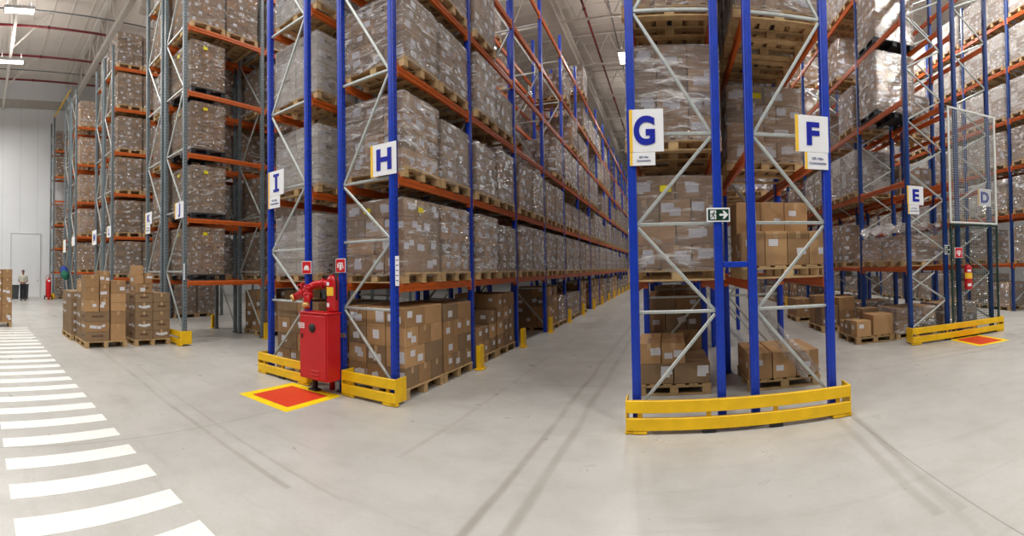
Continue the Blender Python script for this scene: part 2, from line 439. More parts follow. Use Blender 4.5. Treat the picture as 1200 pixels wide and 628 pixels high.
for xa, ys in ((-1.95, (11, 20, 29, 38)), (3.1, (11, 20, 29)), (-7.3, (8.5, 17)), (8.2, (8.2, 14, 22)), (-12.8, (9,)), (-18.5, (9,)), (13, (4, 12))):
    for yy in ys:
        lab, g = 'high-bay lamp hung above a rack aisle', 'lamps above the rack aisles'
        if xa == -1.95 and yy == 20: lab, g = 'bright round-looking lamp high above the aisle between signs H and G', None
        lamp(xa, yy, 11.3, AISLE * (2.4 if xa == 8.2 else 1), lab, g, PI / 2)
# soft even world fill added, entering by the open side behind the camera
w = bpy.data.worlds.new('world'); SC.world = w; w.use_nodes = True
w.node_tree.nodes['Background'].inputs[0].default_value = (.95, .97, 1, 1); w.node_tree.nodes['Background'].inputs[1].default_value = .04

# ------------------------------------------------------------------ pallet racks
PW, PD = .086, .09          # post width (x) and depth (y)
_pc = {}
def post_mesh(top, mk):
    k = ('post', top, mk)
    if k not in _pc:
        b = MB(); m = M[mk]
        b.box((0, 0, top / 2 + .005), (PW, PD, top - .01), m, .008)
        for s in (-1, 1): b.box((0, s * (PD / 2 + .003), top / 2), (PW * .42, .008, top - .04), m, .002)   # pressed rib
        _pc[k] = b.mesh('post')
    return _pc[k]
def foot_mesh():
    if 'foot' not in _pc:
        b = MB(); b.box((0, 0, .004), (.15, .16, .008), M['steel'], .002)
        for s in (-1, 1): b.tube([(s * .058, .05 * s, .008), (s * .058, .05 * s, .03)], .009, M['steel'], 6)
        _pc['foot'] = b.mesh('foot_plate')
    return _pc['foot']
def beam_mesh(L):
    k = ('beam', round(L, 3))
    if k not in _pc:
        b = MB(); m = M['orange']
        b.box((0, 0, 0), (.05, L, .11), m, .006)
        b.box((.018, 0, .02), (.03, L, .05), m, .004); b.box((-.018, 0, .02), (.03, L, .05), m, .004)
        for s in (-1, 1):
            b.box((0, s * (L / 2 - .02), -.01), (.07, .04, .2), m, .006)
            for z in (-.07, .05): b.tube([(.035, s * (L / 2 - .02), z), (.045, s * (L / 2 - .02), z)], .012, M['steel'], 6)
        _pc[k] = b.mesh('beam')
    return _pc[k]
def brace_mesh(p, q):
    k = ('br', tuple(round(v, 3) for v in p), tuple(round(v, 3) for v in q))
    if k not in _pc:
        b = MB(); b.bar(p, q, .034, .034, M['galv'], .006, (0, 1, 0)); _pc[k] = b.mesh('brace')
    return _pc[k]
def rack(letter, xl, xr, y0, nb, levels, top, mk, nodes, start, horiz=True, pitch=2.2, label='', near=3, skipbeams=(), only=None):
    cx = (xl + xr) / 2; hw = (xr - xl) / 2 - PW / 2
    root = thing('pallet_rack', (cx, y0, 0), label, 'pallet rack', 'pallet rack rows')
    pm_, fm = post_mesh(top, mk), foot_mesh()
    for i in range(nb + 1):
        for s in (-1, 1):
            p = link('post', pm_, root, (s * hw, i * pitch, 0))
            if i < 2: link('foot_plate', fm, p)
    # zigzag bracing of every upright frame
    segs = []; side = start
    for a, c in zip(nodes[:-1], nodes[1:]):
        if c > top - .1: break
        segs.append(((side * (hw - .045), 0, a), (-side * (hw - .045), 0, c - .03)))
        if horiz: segs.append(((-(hw - .04), 0, c), (hw - .04, 0, c)))
        side = -side
    far = MB()
    for i in range(nb + 1):
        for p, q in segs:
            if i < near: link('brace', brace_mesh(p, q), root, (0, i * pitch, 0))
            else: far.bar((p[0], i * pitch, p[2]), (q[0], i * pitch, q[2]), .034, .034, M['galv'], 0, (0, 1, 0))
    if far.v: tag(far.build('distant_bracing', root, fix=False), kind='stuff')
    bm_ = beam_mesh(pitch - PD - .004); bl = MB(); n = 0
    for i in range(nb):
        for k, z in enumerate(levels):
            for s in (1, -1):
                if (i, k) in skipbeams: continue
                c = (s * (hw + .004), (i + .5) * pitch, z)
                if n < 96: link('beam', bm_, root, c); n += 1
                else: bl.box(c, (.06, pitch - PD - .004, .11), M['orange'])
    if bl.v: tag(bl.build('distant_beams', root, fix=False), kind='stuff')
    return root
LB = [1.44, 2.83, 4.28, 5.68, 7.0, 8.4]
LJ = [1.41, 2.85, 4.35, 5.8, 7.34, 8.8]
LE = [1.48, 3.22, 4.87, 6.5, 8.1]
LC = [1.43, 2.95, 4.43, 5.9, 7.5, 9.0]
LN = [1.6, 3.3, 4.95, 6.75, 8.55]
LP = [1.6, 3.06, 4.52, 5.99, 7.5, 9.1]
NB = [.25, 1.19, 2.09, 3.02, 4.31, 5.6, 6.9, 8.2, 9.3]
NH = [.25, 1.16, 2.06, 2.86, 4.25, 5.6, 6.9, 8.2, 9.3]
NI = [.25, 1.2, 2.0, 3.0, 4.27, 5.6, 6.9, 8.2, 9.3]
NE = [.3 + .525 * i for i in range(20)]
NJ = [.25 + 1.42 * i for i in range(8)]
D1, D2 = 4.51, 7.55
RACKS = {
 'G': dict(xl=-.41, xr=.545, y0=D1, nb=6, levels=LB, top=9.0, mk='blue', nodes=NB, start=-1),
 'F': dict(xl=.81, xr=1.745, y0=D1, nb=6, levels=LB, top=9.0, mk='blue', nodes=NB, start=1),
 'H': dict(xl=-4.2, xr=-3.225, y0=D1, nb=19, levels=LB, top=9.0, mk='blue', nodes=NH, start=1),
 'I': dict(xl=-5.81, xr=-4.81, y0=D1, nb=10, levels=LB, top=9.0, mk='blue', nodes=NI, start=-1),
 'E': dict(xl=4.53, xr=5.52, y0=D2, nb=8, levels=LE, top=9.6, mk='navy', nodes=NE, start=-1, horiz=False),
 'D': dict(xl=5.77, xr=6.785, y0=D2, nb=6, levels=LE, top=9.6, mk='navy', nodes=NE, start=1, horiz=False),
 'C': dict(xl=9.6, xr=10.6, y0=D2, nb=10, levels=LC, top=10.4, mk='navy', nodes=NE, start=-1, horiz=False),
 'J': dict(xl=-10.02, xr=-8.9, y0=D1, nb=4, levels=LJ, top=10.2, mk='grey', nodes=NJ, start=1, horiz=True),
 'K': dict(xl=-11.25, xr=-10.16, y0=D1, nb=3, levels=LJ, top=10.2, mk='grey', nodes=NJ, start=1, horiz=True),
 'L': dict(xl=-15.56, xr=-14.46, y0=D1, nb=3, levels=LJ, top=9.6, mk='grey', nodes=NJ, start=1, horiz=True),
 'M': dict(xl=-16.68, xr=-15.66, y0=D1, nb=2, levels=LJ, top=9.6, mk='grey', nodes=NJ, start=1, horiz=True),
 'N': dict(xl=-21.5, xr=-20.3, y0=D1, nb=2, levels=LN, top=10.4, mk='grey', nodes=NJ, start=1, horiz=True),
 'O': dict(xl=-23.0, xr=-21.9, y0=D1, nb=2, levels=LN, top=10.9, mk='grey', nodes=NJ, start=1, horiz=True),
 'P': dict(xl=-27.8, xr=-26.58, y0=D1, nb=2, levels=LP, top=11.2, mk='grey', nodes=NJ, start=1, horiz=True),
}
DESC = {
 'G': 'blue and orange pallet rack with the large G sign on its front post',
 'F': 'blue and orange pallet rack with the large F sign, beside rack G',
 'H': 'long blue and orange pallet rack with the H sign, behind the red hose cabinet',
 'I': 'blue and orange pallet rack with the I sign, back to back with rack H',
 'E': 'dark blue pallet rack with the small E sign',
 'D': 'dark blue pallet rack with the D sign, behind the wire mesh screen',
 'C': 'pallet rack full of pale wrapped loads, across the aisle from rack D',
 'J': 'grey-post pallet rack with the J sign, behind the floor cartons',
 'K': 'grey-post pallet rack with the K sign, back to back with rack J',
 'L': 'grey-post pallet rack one aisle beyond rack K',
 'M': 'grey-post pallet rack back to back with the rack beyond rack K',
 'N': 'grey-post pallet rack two aisles beyond rack K, narrow tall loads',
 'O': 'far grey-post pallet rack joined to the wall rack by a yellow tie',
 'P': 'single grey-post pallet rack standing against the left end wall',
}
ROOT = {}
for k, a in RACKS.items(): ROOT[k] = rack(k, label=DESC[k], **a)
# blue spacers that tie G to F, part of rack G
b = MB(); b.box((0, 0, 0), (.81 - .545 - .002, .07, .06), M['blue'], .006); spm = b.mesh('row_spacer')
for z in (1.66, 4.6, 7.4): link('row_spacer', spm, ROOT['G'], Vector(((.545 + .81) / 2, D1, z)) - Vector(ROOT['G'].location))
b = MB(); b.bar((-26.58 - .05, D1, 11.26), (-21.92, D1, 10.96), .07, .07, M['signyellow'], .008)
tag(b.build('tie_bar'), 'yellow tie bar bridging the last aisle before the left end wall', 'tie bar')
# ------------------------------------------------------------------ pallets, cartons, film-wrapped loads
def pallet_mesh(W, D, mk):
    k = ('pal', round(W, 2), round(D, 2), mk)
    if k not in _pc:
        b = MB(); m = M[mk]; n = 6
        bw = W / n * .74
        if mk == 'blackplastic':
            b.box((0, 0, .125), (W, D, .03), m, .006)
            for x in (-W / 2 + .06, 0, W / 2 - .06):
                for y in (-D / 2 + .06, 0, D / 2 - .06): b.box((x, y, .062), (.11, .11, .096), m, .008)
                b.box((x, 0, .012), (.11, D, .022), m, .004)
        else:
            for i in range(n): b.box((-W / 2 + bw / 2 + (W - bw) * i / (n - 1), 0, .13), (bw, D, .02), m, .003)
            for y in (-D / 2 + .05, 0, D / 2 - .05):
                b.box((0, y, .11), (W, .1, .02), m, .003)
                for x in (-W / 2 + .06, 0, W / 2 - .06): b.box((x, y, .06), (.11, .095, .08), m, .004)
                b.box((0, y, .01), (W, .1, .02), m, .003)
        _pc[k] = b.mesh('wooden_pallet')
    return _pc[k]
PH = .142
def add_carton(b, c, d, mk, labels=(), tape=True, band=False, bev=.004):
    """one closed carton, origin c = middle of its base; labels = [(face, u, v, w, h, turn)]"""
    W, D, H = d
    b.box((c[0], c[1], c[2] + H / 2), (W, D, H), M[mk], bev)
    if tape:
        lx = W >= D
        t = (W + .001, .05, .002) if lx else (.05, D + .001, .002)
        b.box((c[0], c[1], c[2] + H), t, M['tape'])
        for s in (-1, 1):
            if lx: b.box((c[0] + s * W / 2, c[1], c[2] + H - .04), (.002, .05, .08), M['tape'])
            else: b.box((c[0], c[1] + s * D / 2, c[2] + H - .04), (.05, .002, .08), M['tape'])
    for li, (face, u, v, w, h, a, mm) in enumerate(labels):
        ca, sa = math.cos(a), math.sin(a); pts = []
        for du, dv in ((-w / 2, -h / 2), (w / 2, -h / 2), (w / 2, h / 2), (-w / 2, h / 2)):
            uu, vv = u + du * ca - dv * sa, v + du * sa + dv * ca
            e = .0016 + .0004 * (li % 6)
            if face == '-y': pts.append((c[0] + uu, c[1] - D / 2 - e, c[2] + vv))
            elif face == '+y': pts.append((c[0] - uu, c[1] + D / 2 + e, c[2] + vv))
            elif face == '+x': pts.append((c[0] + W / 2 + e, c[1] + uu, c[2] + vv))
            else: pts.append((c[0] - W / 2 - e, c[1] - uu, c[2] + vv))
        b.quad(*pts, M[mm])
def rand_labels(rng, d, n=1, band=0, sz=.1):
    W, D, H = d; out = []
    for face in ('-y', '+x', '-x', '+y'):
        L = W if face[1] == 'y' else D
        if rng.random() < band: out.append((face, 0, H * .55, L * .5, H * .2, 0, 'print'))
        for q in range(n if rng.random() < .78 else 0):
            w = min(sz * rng.uniform(.8, 1.2), L * .42); h = min(w * .72, H * .5)
            u = rng.uniform(-.32, .32) * L if n < 3 else (-.36 + .72 * (q + .5) / n + rng.uniform(-.03, .03)) * L
            out.append((face, u, H * rng.uniform(.35, .68) if n < 3 else H * rng.uniform(.42, .6), w, h, rng.choice((0, 0, 0, .04, -.05, .3 if rng.random() < .3 else 0)), 'paper'))
    return out
_cv = {}
def carton_mesh(d, mk, var, nl=1, band=0, sz=.1):
    k = (tuple(round(v, 3) for v in d), mk, var, nl, band, sz)
    if k not in _cv:
        rng = random.Random(hash((k[0], var, nl)) & 0xffff); b = MB()
        add_carton(b, (0, 0, 0), d, mk, rand_labels(rng, d, nl, band, sz))
        _cv[k] = b.mesh('carton')
    return _cv[k]
def film_mesh(W, D, z0, z1, seed, mk, loose=.012):
    """a wrinkled sleeve pulled round the load, open below, pulled over its top"""
    rng = random.Random(seed); nx, nz = 9, 12; ring = []
    hw, hd = W / 2, D / 2
    for i in range(nx): ring.append((-hw + W * i / nx, -hd, 0, -1))
    for i in range(nx): ring.append((hw, -hd + D * i / nx, 1, 0))
    for i in range(nx): ring.append((hw - W * i / nx, hd, 0, 1))
    for i in range(nx): ring.append((-hw, hd - D * i / nx, -1, 0))
    n = len(ring); vs = []; fs = []
    ph = [rng.uniform(0, 6) for _ in range(6)]
    for k in range(nz + 1):
        f = k / nz
        for i, (x, y, ax, ay) in enumerate(ring):
            o = loose * (1 + .5 * math.sin(i * .9 + f * 7 + ph[0]) + .4 * math.sin(i * 2.3 - f * 13 + ph[1])) + rng.uniform(0, .004)
            o = max(-.003, min(o, .01))
            if i % nx == 0: o = .005
            zz = z0 + (z1 - z0) * f + (.018 * math.sin(i * 1.3 + ph[2]) if k == 0 else 0)
            vs.append((x + ax * o, y + ay * o, zz))
    for k in range(nz):
        for i in range(n):
            j = (i + 1) % n; fs.append((k * n + i, k * n + j, (k + 1) * n + j, (k + 1) * n + i))
    top = len(vs); m = nz * n
    for i, (x, y, ax, ay) in enumerate(ring): vs.append((x * .82, y * .82, z1 + .006 + rng.uniform(0, .01)))
    for i in range(n):
        j = (i + 1) % n; fs.append((m + i, m + j, top + j, top + i))
    b = MB(); b.add(vs, fs, M[mk], True)
    return b.mesh('stretch_wrap', False)
def shell_cells(nx, ny, nl):
    for k in range(nl):
        for i in range(nx):
            for j in range(ny):
                if k < nl - 1 and 0 < i < nx - 1 and 0 < j < ny - 1: continue
                yield i, j, k
def layout(W, D, H, layers, nx, ny, alt, rng, boards, short=0):
    """positions and sizes of every visible carton on one pallet"""
    h = H / layers; out = []
    for k in range(layers):
        a, c = (nx, ny) if (k % 2 == 0 or not alt) else (alt[0], alt[1])
        w, d = W / a, D / c
        for i in range(a):
            for j in range(c):
                if k < layers - 1 and 0 < i < a - 1 and 0 < j < c - 1: continue
                if k == layers - 1 and rng.random() < short: continue
                g = rng.uniform(.006, .02)
                out.append(((-W / 2 + w * (i + .5), -D / 2 + d * (j + .5), PH + h * k + .001), (w - g, d - rng.uniform(.006, .02), h - .003), rng.choice(boards)))
    return out
def load_proto(name, W, D, H, layers, nx, ny, alt, boards, filmk, seed, pal='wood', detail=True, nl=1, band=0, sz=.1, short=0, tagy=False, loose=.012):
    rng = random.Random(seed)
    root = link('pallet_load', None)
    link('pallet', pallet_mesh(W + .04, D + .02, pal), root)
    cells = layout(W, D, H, layers, nx, ny, alt, rng, boards, short)
    if detail:
        for c, d, mk in cells: link('carton', carton_mesh(d, mk, rng.randrange(4), nl, band, sz), root, c)
    else:
        b = MB()
        for c, d, mk in cells: add_carton(b, c, d, mk, rand_labels(rng, d, nl, band, sz), tape=False, bev=0)
        b.build('carton_layers', root)
    if filmk: link('stretch_wrap', film_mesh(W + .016, D + .016, .1, PH + H + .004, seed, filmk, loose), root)
    if tagy:
        b = MB(); b.box((W / 2 + .026, -D * .1, PH + H * .86), (.003, .12, .07), M['tag']); b.build('yellow_tag', root)
        b = MB(); b.box((-W * .1, -D / 2 - .026, PH + H * .86), (.12, .003, .07), M['tag']); b.build('yellow_tag', root)
    return root
LW, LD = 1.0, .91
BR = ['board', 'board', 'board2', 'board3']; BG = ['board3', 'board3', 'board']; BP = ['board4', 'board4', 'board3']
PROTO = {
 'n_brown': load_proto('', LW, LD, .98, 4, 3, 2, (2, 3), BR, 'film', 1, 'wood', True, 2, 0, .13, tagy=True),
 'n_brown2': load_proto('', LW, LD, .99, 4, 3, 3, None, BR, 'film_heavy', 2, 'wood', True, 2, 0, .12),
 'n_grey': load_proto('', LW, LD, .88, 5, 3, 2, (2, 2), BG, 'film_heavy', 3, 'wood', True, 1, 0, .12, loose=.02),
 'n_pale': load_proto('', LW, LD, .92, 4, 2, 2, None, BP, 'film_white', 4, 'wood', True, 1, .5, .12),
 'n_dots': load_proto('', 1.04, .92, 1.1, 6, 3, 3, (2, 3), BG, 'film', 5, 'blackplastic', True, 1, .35, .055, tagy=True),
 'm_brown': load_proto('', LW, LD, .98, 4, 3, 2, (2, 3), BR, 'film', 11, 'wood', False, 1, 0, .12),
 'm_grey': load_proto('', LW, LD, 1.0, 5, 3, 2, (2, 3), BG, 'film_heavy', 12, 'wood', False, 1, 0, .12),
 'm_low': load_proto('', LW, LD, .72, 3, 3, 2, (2, 3), BG, 'film', 13, 'wood', False, 1, 0, .12),
 'm_pale': load_proto('', LW, LD, 1.02, 5, 2, 3, None, BP, 'film_white', 14, 'wood', False, 1, .3, .1),
 'm_dots': load_proto('', 1.04, .92, 1.12, 7, 3, 3, (2, 3), BG, 'film', 15, 'wood', False, 1, .2, .085),
 'm_tan': load_proto('', .78, .8, 1.2, 7, 2, 2, None, ['board2', 'board2', 'board'], 'film', 16, 'wood', False, 1, 0, .08),
 'm_half': load_proto('', LW, LD, .5, 2, 3, 2, None, BR, 'film_heavy', 17, 'wood', False, 1, 0, .1),
 'm_tallgrey': load_proto('', LW, LD, 1.32, 6, 3, 2, (2, 3), BG, 'film_heavy', 18, 'blackplastic', False, 1, 0, .12, loose=.03),
 'm_bare': load_proto('', LW, LD, 1.04, 4, 3, 2, (2, 3), BR, None, 19, 'wood', False, 1, 0, .12, .25),
 'n_bare': load_proto('', LW, LD, .5, 2, 3, 2, None, BR, None, 20, 'wood', True, 1, 0, .12, 0),
}
KIND = {'n_brown': 'film-wrapped brown carton load', 'n_brown2': 'cloudy-wrapped brown carton load', 'n_grey': 'crumple-wrapped grey-brown carton load', 'n_pale': 'pale white-wrapped carton load',
        'n_dots': 'white-dotted carton load on black pallet', 'm_brown': 'film-wrapped brown carton load', 'm_grey': 'cloudy-wrapped carton load', 'm_low': 'low wrapped carton load', 'm_pale': 'pale white-wrapped carton load',
        'm_dots': 'white-dotted carton load', 'm_tan': 'narrow tan carton load', 'm_half': 'half-height carton load', 'm_tallgrey': 'tall crumple-wrapped carton load', 'm_bare': 'unwrapped carton load', 'n_bare': 'low unwrapped carton load'}
_first = set()
LEVELNAME = {-1: 'on the floor under', 0: 'first beam level of', 1: 'second beam level of', 2: 'third beam level of', 3: 'fourth beam level of', 4: 'fifth beam level of', 5: 'sixth beam level of'}
RNAME = {k: 'rack ' + k for k in RACKS}
RNAME.update({'L': 'rack past K', 'M': "back rack past K", 'N': 'second rack past K', 'O': 'yellow-tied rack', 'P': 'wall rack', 'C': 'rack across from D'})
LRNG = random.Random(99)
LOADS = []; REST = []
KEEP = {'G': {1, 2, 3, 9, 10, 16, 17, 24, 25, 40}, 'H': {1, 2, 3, 4, 9, 10, 11, 12, 17, 18, 19, 20, 25, 26, 27, 33, 34, 41, 42, 48, 49, 50, 56, 57, 58, 59, 64, 65, 66, 67, 69, 72, 73, 74, 75, 76, 80, 81, 82, 83, 84, 89, 90, 91, 92, 93, 94, 96, 97, 98, 99, 101, 104, 105, 106, 107, 109, 112, 113, 114, 116, 117, 120, 121, 122, 123, 124, 129, 130, 131, 132, 133, 136, 137, 138, 140, 144, 145, 146, 147, 152, 153, 154, 155, 161, 162, 163, 164, 165, 170, 171, 172, 177, 178, 180, 184, 196}, 'F': {3, 10, 11, 19, 26}, 'I': {0, 1, 2, 3, 4, 8, 9, 10, 11, 51, 54, 61, 67, 68, 76, 85}, 'E': {0, 1, 9, 11, 12, 16, 18, 19, 21, 25, 26, 28, 29, 32, 34, 35, 37, 42, 48, 51, 52, 56, 58, 61, 64, 67, 74, 80, 88, 91, 104}, 'J': {1, 2, 3, 4, 5, 13, 16, 17, 18, 20, 21, 24, 26, 27, 34}, 'L': {1, 2, 3, 4, 5, 6, 8, 9, 10, 11, 12, 13, 14, 16, 24}, 'C': {9, 10, 11, 12, 13, 14, 16, 18, 19, 20, 21, 22, 24, 25, 26, 27, 28, 29, 30, 32, 33, 34, 35, 36, 37, 38, 40, 42, 43, 44, 45, 46, 48, 50, 51, 52, 53, 54, 56, 60, 64, 66, 68, 72, 74, 76, 82, 88, 96, 104, 112, 120}, 'K': {1, 2, 3, 4, 5, 6, 9, 10, 11, 12, 17, 18, 19, 20, 21, 27, 28}, 'D': {0, 18, 19, 34, 58}, 'N': {1, 2, 3, 4, 5, 10, 11, 12, 13}, 'P': {0, 1, 2, 3, 5, 6}, 'M': {1, 2, 3, 5, 6}, 'O': {1, 2, 3, 4, 5, 9, 13}}      # the load places that show largest: built one by one (place * 8 + level + 1)
def put(kind, r, slot, lev, dx=0, dy=0):
    a = RACKS[r]; root = PROTO[kind]
    bay, s = divmod(slot, 2)
    y = a['y0'] + 2.2 * bay + (.62, 1.6)[s] + dy
    z = (a['levels'][lev] + .0565) if lev >= 0 else .001
    loc = ((a['xl'] + a['xr']) / 2 + dx + LRNG.uniform(-.015, .015), y + LRNG.uniform(-.005, .005), z)
    rz = LRNG.uniform(-.01, .01)
    if KEEP and slot * 8 + lev + 1 not in KEEP.get(r, ()):
        REST.append((kind, loc, rz)); return
    o = root if kind not in _first else copy_tree(root)
    _first.add(kind); o.location = loc; o.rotation_euler = (0, 0, rz)
    LOADS.append((o, r, slot * 8 + lev + 1))
    if lev >= 0: lab = '%s, %s %s, %s place in' % (KIND[kind], LEVELNAME[lev], RNAME[r], ORD[slot + 1])
    else: lab = '%s %s %s, %s place in' % (KIND[kind], LEVELNAME[lev], RNAME[r], ORD[slot + 1])
    return tag(o, lab, 'pallet load', 'pallet loads in ' + RNAME[r])
# --- row H: the long wall of loads along the aisle
for lev, ks in enumerate((('n_brown', 'n_brown2'), ('n_brown2', 'n_grey'), ('n_grey', 'n_grey'), ('m_grey', 'm_grey'), ('m_low', 'm_low'))):
    for s in (0, 1): put(ks[s], 'H', s, lev)
for lev, ks in enumerate((('n_brown2', 'n_grey'), ('n_grey', 'm_grey'), ('m_grey', 'm_low'), ('m_grey', None))):
    for s in (0, 1):
        if ks[s]: put(ks[s], 'H', 2 + s, lev)
fill = {0: .95, 1: .92, 2: .74, 3: .5, 4: .32, 5: .2}
for s in range(4, 38):
    for lev in range(6):
        p = fill[lev]
        if s < 8: p = {0: 1, 1: 1, 2: .5, 3: 0, 4: 0, 5: 0}[lev]
        if LRNG.random() < p: put('m_low' if lev == 4 else LRNG.choice(('m_brown', 'm_grey', 'm_grey', 'm_low')), 'H', s, lev)
    if s > 5 and LRNG.random() < .9: put(LRNG.choice(('m_bare', 'm_brown', 'm_low', 'm_bare')), 'H', s, -1)
# --- row I
for lev in range(4):
    put('n_pale', 'I', 0, lev); put('n_pale' if lev < 2 else 'm_pale', 'I', 1, lev)
put('m_bare', 'I', 0, -1); put('m_brown', 'I', 1, -1, dy=.03)
for s in range(2, 20):
    for lev in range(6):
        if LRNG.random() < (.9, .85, .75, .6, .4, .2)[lev]: put(LRNG.choice(('m_pale', 'm_grey', 'm_pale')), 'I', s, lev)
# --- rows G and F
for s in range(0, 8):
    for lev in range(5):
        if s < 2: k = ('n_brown', 'n_brown2', 'n_brown2', 'm_grey', 'm_grey')[lev]
        else: k = LRNG.choice(('m_brown', 'm_grey'))
        if s == 0 or LRNG.random() < .9: put(k, 'G', s, lev)
for s in range(0, 6):
    for lev in (1, 2, 3, 4):
        if lev == 1 and s == 0: continue
        if s < 2: k = {1: 'n_brown', 2: 'n_brown2', 3: 'm_grey', 4: 'm_grey'}[lev]
        else: k = LRNG.choice(('m_brown', 'm_grey'))
        if s < 2 or LRNG.random() < .75: put(k, 'F', s, lev)
put('m_bare', 'G', 2, -1); put('m_bare', 'G', 3, -1); put('m_bare', 'G', 5, -1)
# --- rows E, D, C
put('m_tallgrey', 'E', 1, 3); put('m_tallgrey', 'E', 1, 2); put('m_grey', 'E', 2, 2, dy=.1)
put('m_half', 'E', 0, 0); put('m_half', 'E', 1, 0)
for s in range(2, 16):
    for lev in range(5):
        if (lev, s) == (2, 2): continue
        if s in (2,) and lev == 3: continue
        if LRNG.random() < (.85, .8, .75, .8, .5)[lev]: put(LRNG.choice(('m_grey', 'm_brown', 'm_pale')), 'E', s, lev)
    if s > 3 and LRNG.random() < .8: put(LRNG.choice(('m_low', 'm_bare', 'm_half')), 'E', s, -1)
put('m_half', 'E', 0, -1, dy=.35); put('m_half', 'E', 2, -1)
put('m_half', 'D', 0, -1, dy=.4)
for s in range(2, 12):
    for lev in range(4):
        if LRNG.random() < (.35, .3, .25, .2)[lev]: put(LRNG.choice(('m_low', 'm_grey', 'm_pale')), 'D', s, lev)
for s in range(0, 18):
    for lev in range(6):
        if lev < 1 and LRNG.random() < .3: continue
        put('m_pale' if lev > 2 else LRNG.choice(('m_pale', 'm_grey', 'm_grey')), 'C', s, lev)
    if s > 1 and LRNG.random() < .85: put(LRNG.choice(('m_brown', 'm_low')), 'C', s, -1)
# --- rows J to P
for s in range(0, 6):
    for lev in range(6):
        if s == 0 and lev < 4: put('n_dots', 'J', s, lev)
        elif s == 1 and lev < 4: continue
        elif LRNG.random() < .8: put('m_dots', 'J', s, lev)
for s in (2, 3, 4): put('m_bare', 'J', s, -1)
for s in range(0, 4):
    for lev in range(6):
        if LRNG.random() < .92: put('m_dots' if LRNG.random() < .6 else 'm_grey', 'K', s, lev)
for r, n, ks in (('L', 4, ('m_dots',)), ('M', 3, ('m_dots', 'm_grey')), ('N', 3, ('m_tan',)), ('O', 2, ('m_tan', 'm_dots')), ('P', 2, ('m_dots',))):
    for s in range(n):
        for lev in range(-1, len(RACKS[r]['levels'])):
            if lev >= 0 and LRNG.random() < .08: continue
            if r in 'NO' and lev == 4 and s > 1: continue
            put(LRNG.choice(ks), r, s, lev)
# the remaining, smallest loads deep in the aisles
if REST:
    b = MB()
    for kind, loc, rz in REST:
        root = PROTO[kind]; T = Matrix.Translation(loc) @ Matrix.Rotation(rz, 4, 'Z')
        for ch in root.children:
            if ch.name.startswith('yellow_tag'): continue
            me = ch.data; L = Matrix.Translation(ch.location)
            base = len(b.v); b.v += [tuple(T @ (L @ v.co)) for v in me.vertices]
            for p in me.polygons:
                b.f.append(tuple(base + i for i in p.vertices)); b.mi.append(b.slot(me.materials[p.material_index])); b.sm.append(p.use_smooth)
    tag(b.build('distant_pallet_loads', fix=False), 'many small wrapped carton loads deep in the rack aisles', 'pallet loads', None, 'stuff')
for k, o in list(PROTO.items()):
    if k not in _first:
        for c in list(o.children): bpy.data.objects.remove(c)
        bpy.data.objects.remove(o)
# ------------------------------------------------------------------ cartons that stand loose on floor pallets
def floor_pallet(x0, x1, y0, y1, label, z=.001, mk='wood', rz=0):
    o = link('wooden_pallet', pallet_mesh(x1 - x0, y1 - y0, mk), None, ((x0 + x1) / 2, (y0 + y1) / 2, z), rz)
    return tag(o, label, 'pallet', 'wooden pallets under loose cartons')
VR = random.Random(31)
def carton(x, y, z, d, label, group, mk=None, nl=1, band=0, sz=.1, rz=0):
    mk = mk or VR.choice(('board', 'board', 'board2', 'board3'))
    o = link('carton', carton_mesh(d, mk, VR.randrange(5), nl, band, sz), None, (x, y, z), rz + VR.uniform(-.0025, .0025))
    return tag(o, label, 'carton', group)
def block(x0, x1, y0, y1, z0, layers, h, patt, place, group, xs=None, drop=lambda i, j, k: False, nl=1, band=0, sz=.11, mk=None, axis='aisle'):
    """a loose stack; patt(k) = (cartons along x, cartons along y) of layer k; cartons nobody can see are left out"""
    for k in range(layers):
        nx, ny = patt(k); w, d = (x1 - x0) / nx, (y1 - y0) / ny
        for i in range(nx):
            for j in range(ny):
                if k < layers - 1 and 0 < i < nx - 1 and 0 < j < ny - 1: continue
                if drop(i, j, k): continue
                lab = 'carton in %s, %s layer, %s along, %s' % (place, ORD[k + 1], ORD[j + 1], ('%s from aisle' % ORD[nx - i]) if axis == 'aisle' else ('%s from rack F side' % ORD[nx - i]))
                carton(x0 + w * (i + .5), y0 + d * (j + .5), z0 + h * k + .0015 * (k + 1), (w - .012, d - .012, h), lab, 'cartons of ' + place, mk, nl, band, sz)
# under the H sign
floor_pallet(-4.21, -3.2, 4.65, 5.63, 'wooden pallet under the loose carton stack nearest the H sign')
block(-4.2, -3.21, 4.665, 5.615, .142, 4, .257, lambda k: (3, 3) if k % 2 == 0 else (3, 2), 'corner stack under sign H', '', sz=.12, nl=2)
floor_pallet(-4.21, -3.2, 5.66, 6.6, 'wooden pallet under the second loose carton stack below rack H')
block(-4.2, -3.21, 5.67, 6.59, .142, 4, .25, lambda k: (3, 3) if k % 2 == 0 else (3, 2), 'second stack under rack H', '', sz=.11)
floor_pallet(-4.21, -3.24, 6.82, 7.76, 'wooden pallet under the low stepped carton stack below rack H')
block(-4.2, -3.25, 6.84, 7.75, .142, 3, .25, lambda k: (3, 3), 'stepped stack under rack H', '', sz=.1, drop=lambda i, j, k: k == 2 and i == 2 and j < 2)
floor_pallet(-4.21, -3.24, 7.83, 8.77, 'wooden pallet under the tall carton stack past the stepped one')
block(-4.2, -3.25, 7.84, 8.76, .142, 4, .26, lambda k: (2, 3), 'tall stack past the stepped one', '', sz=.1)
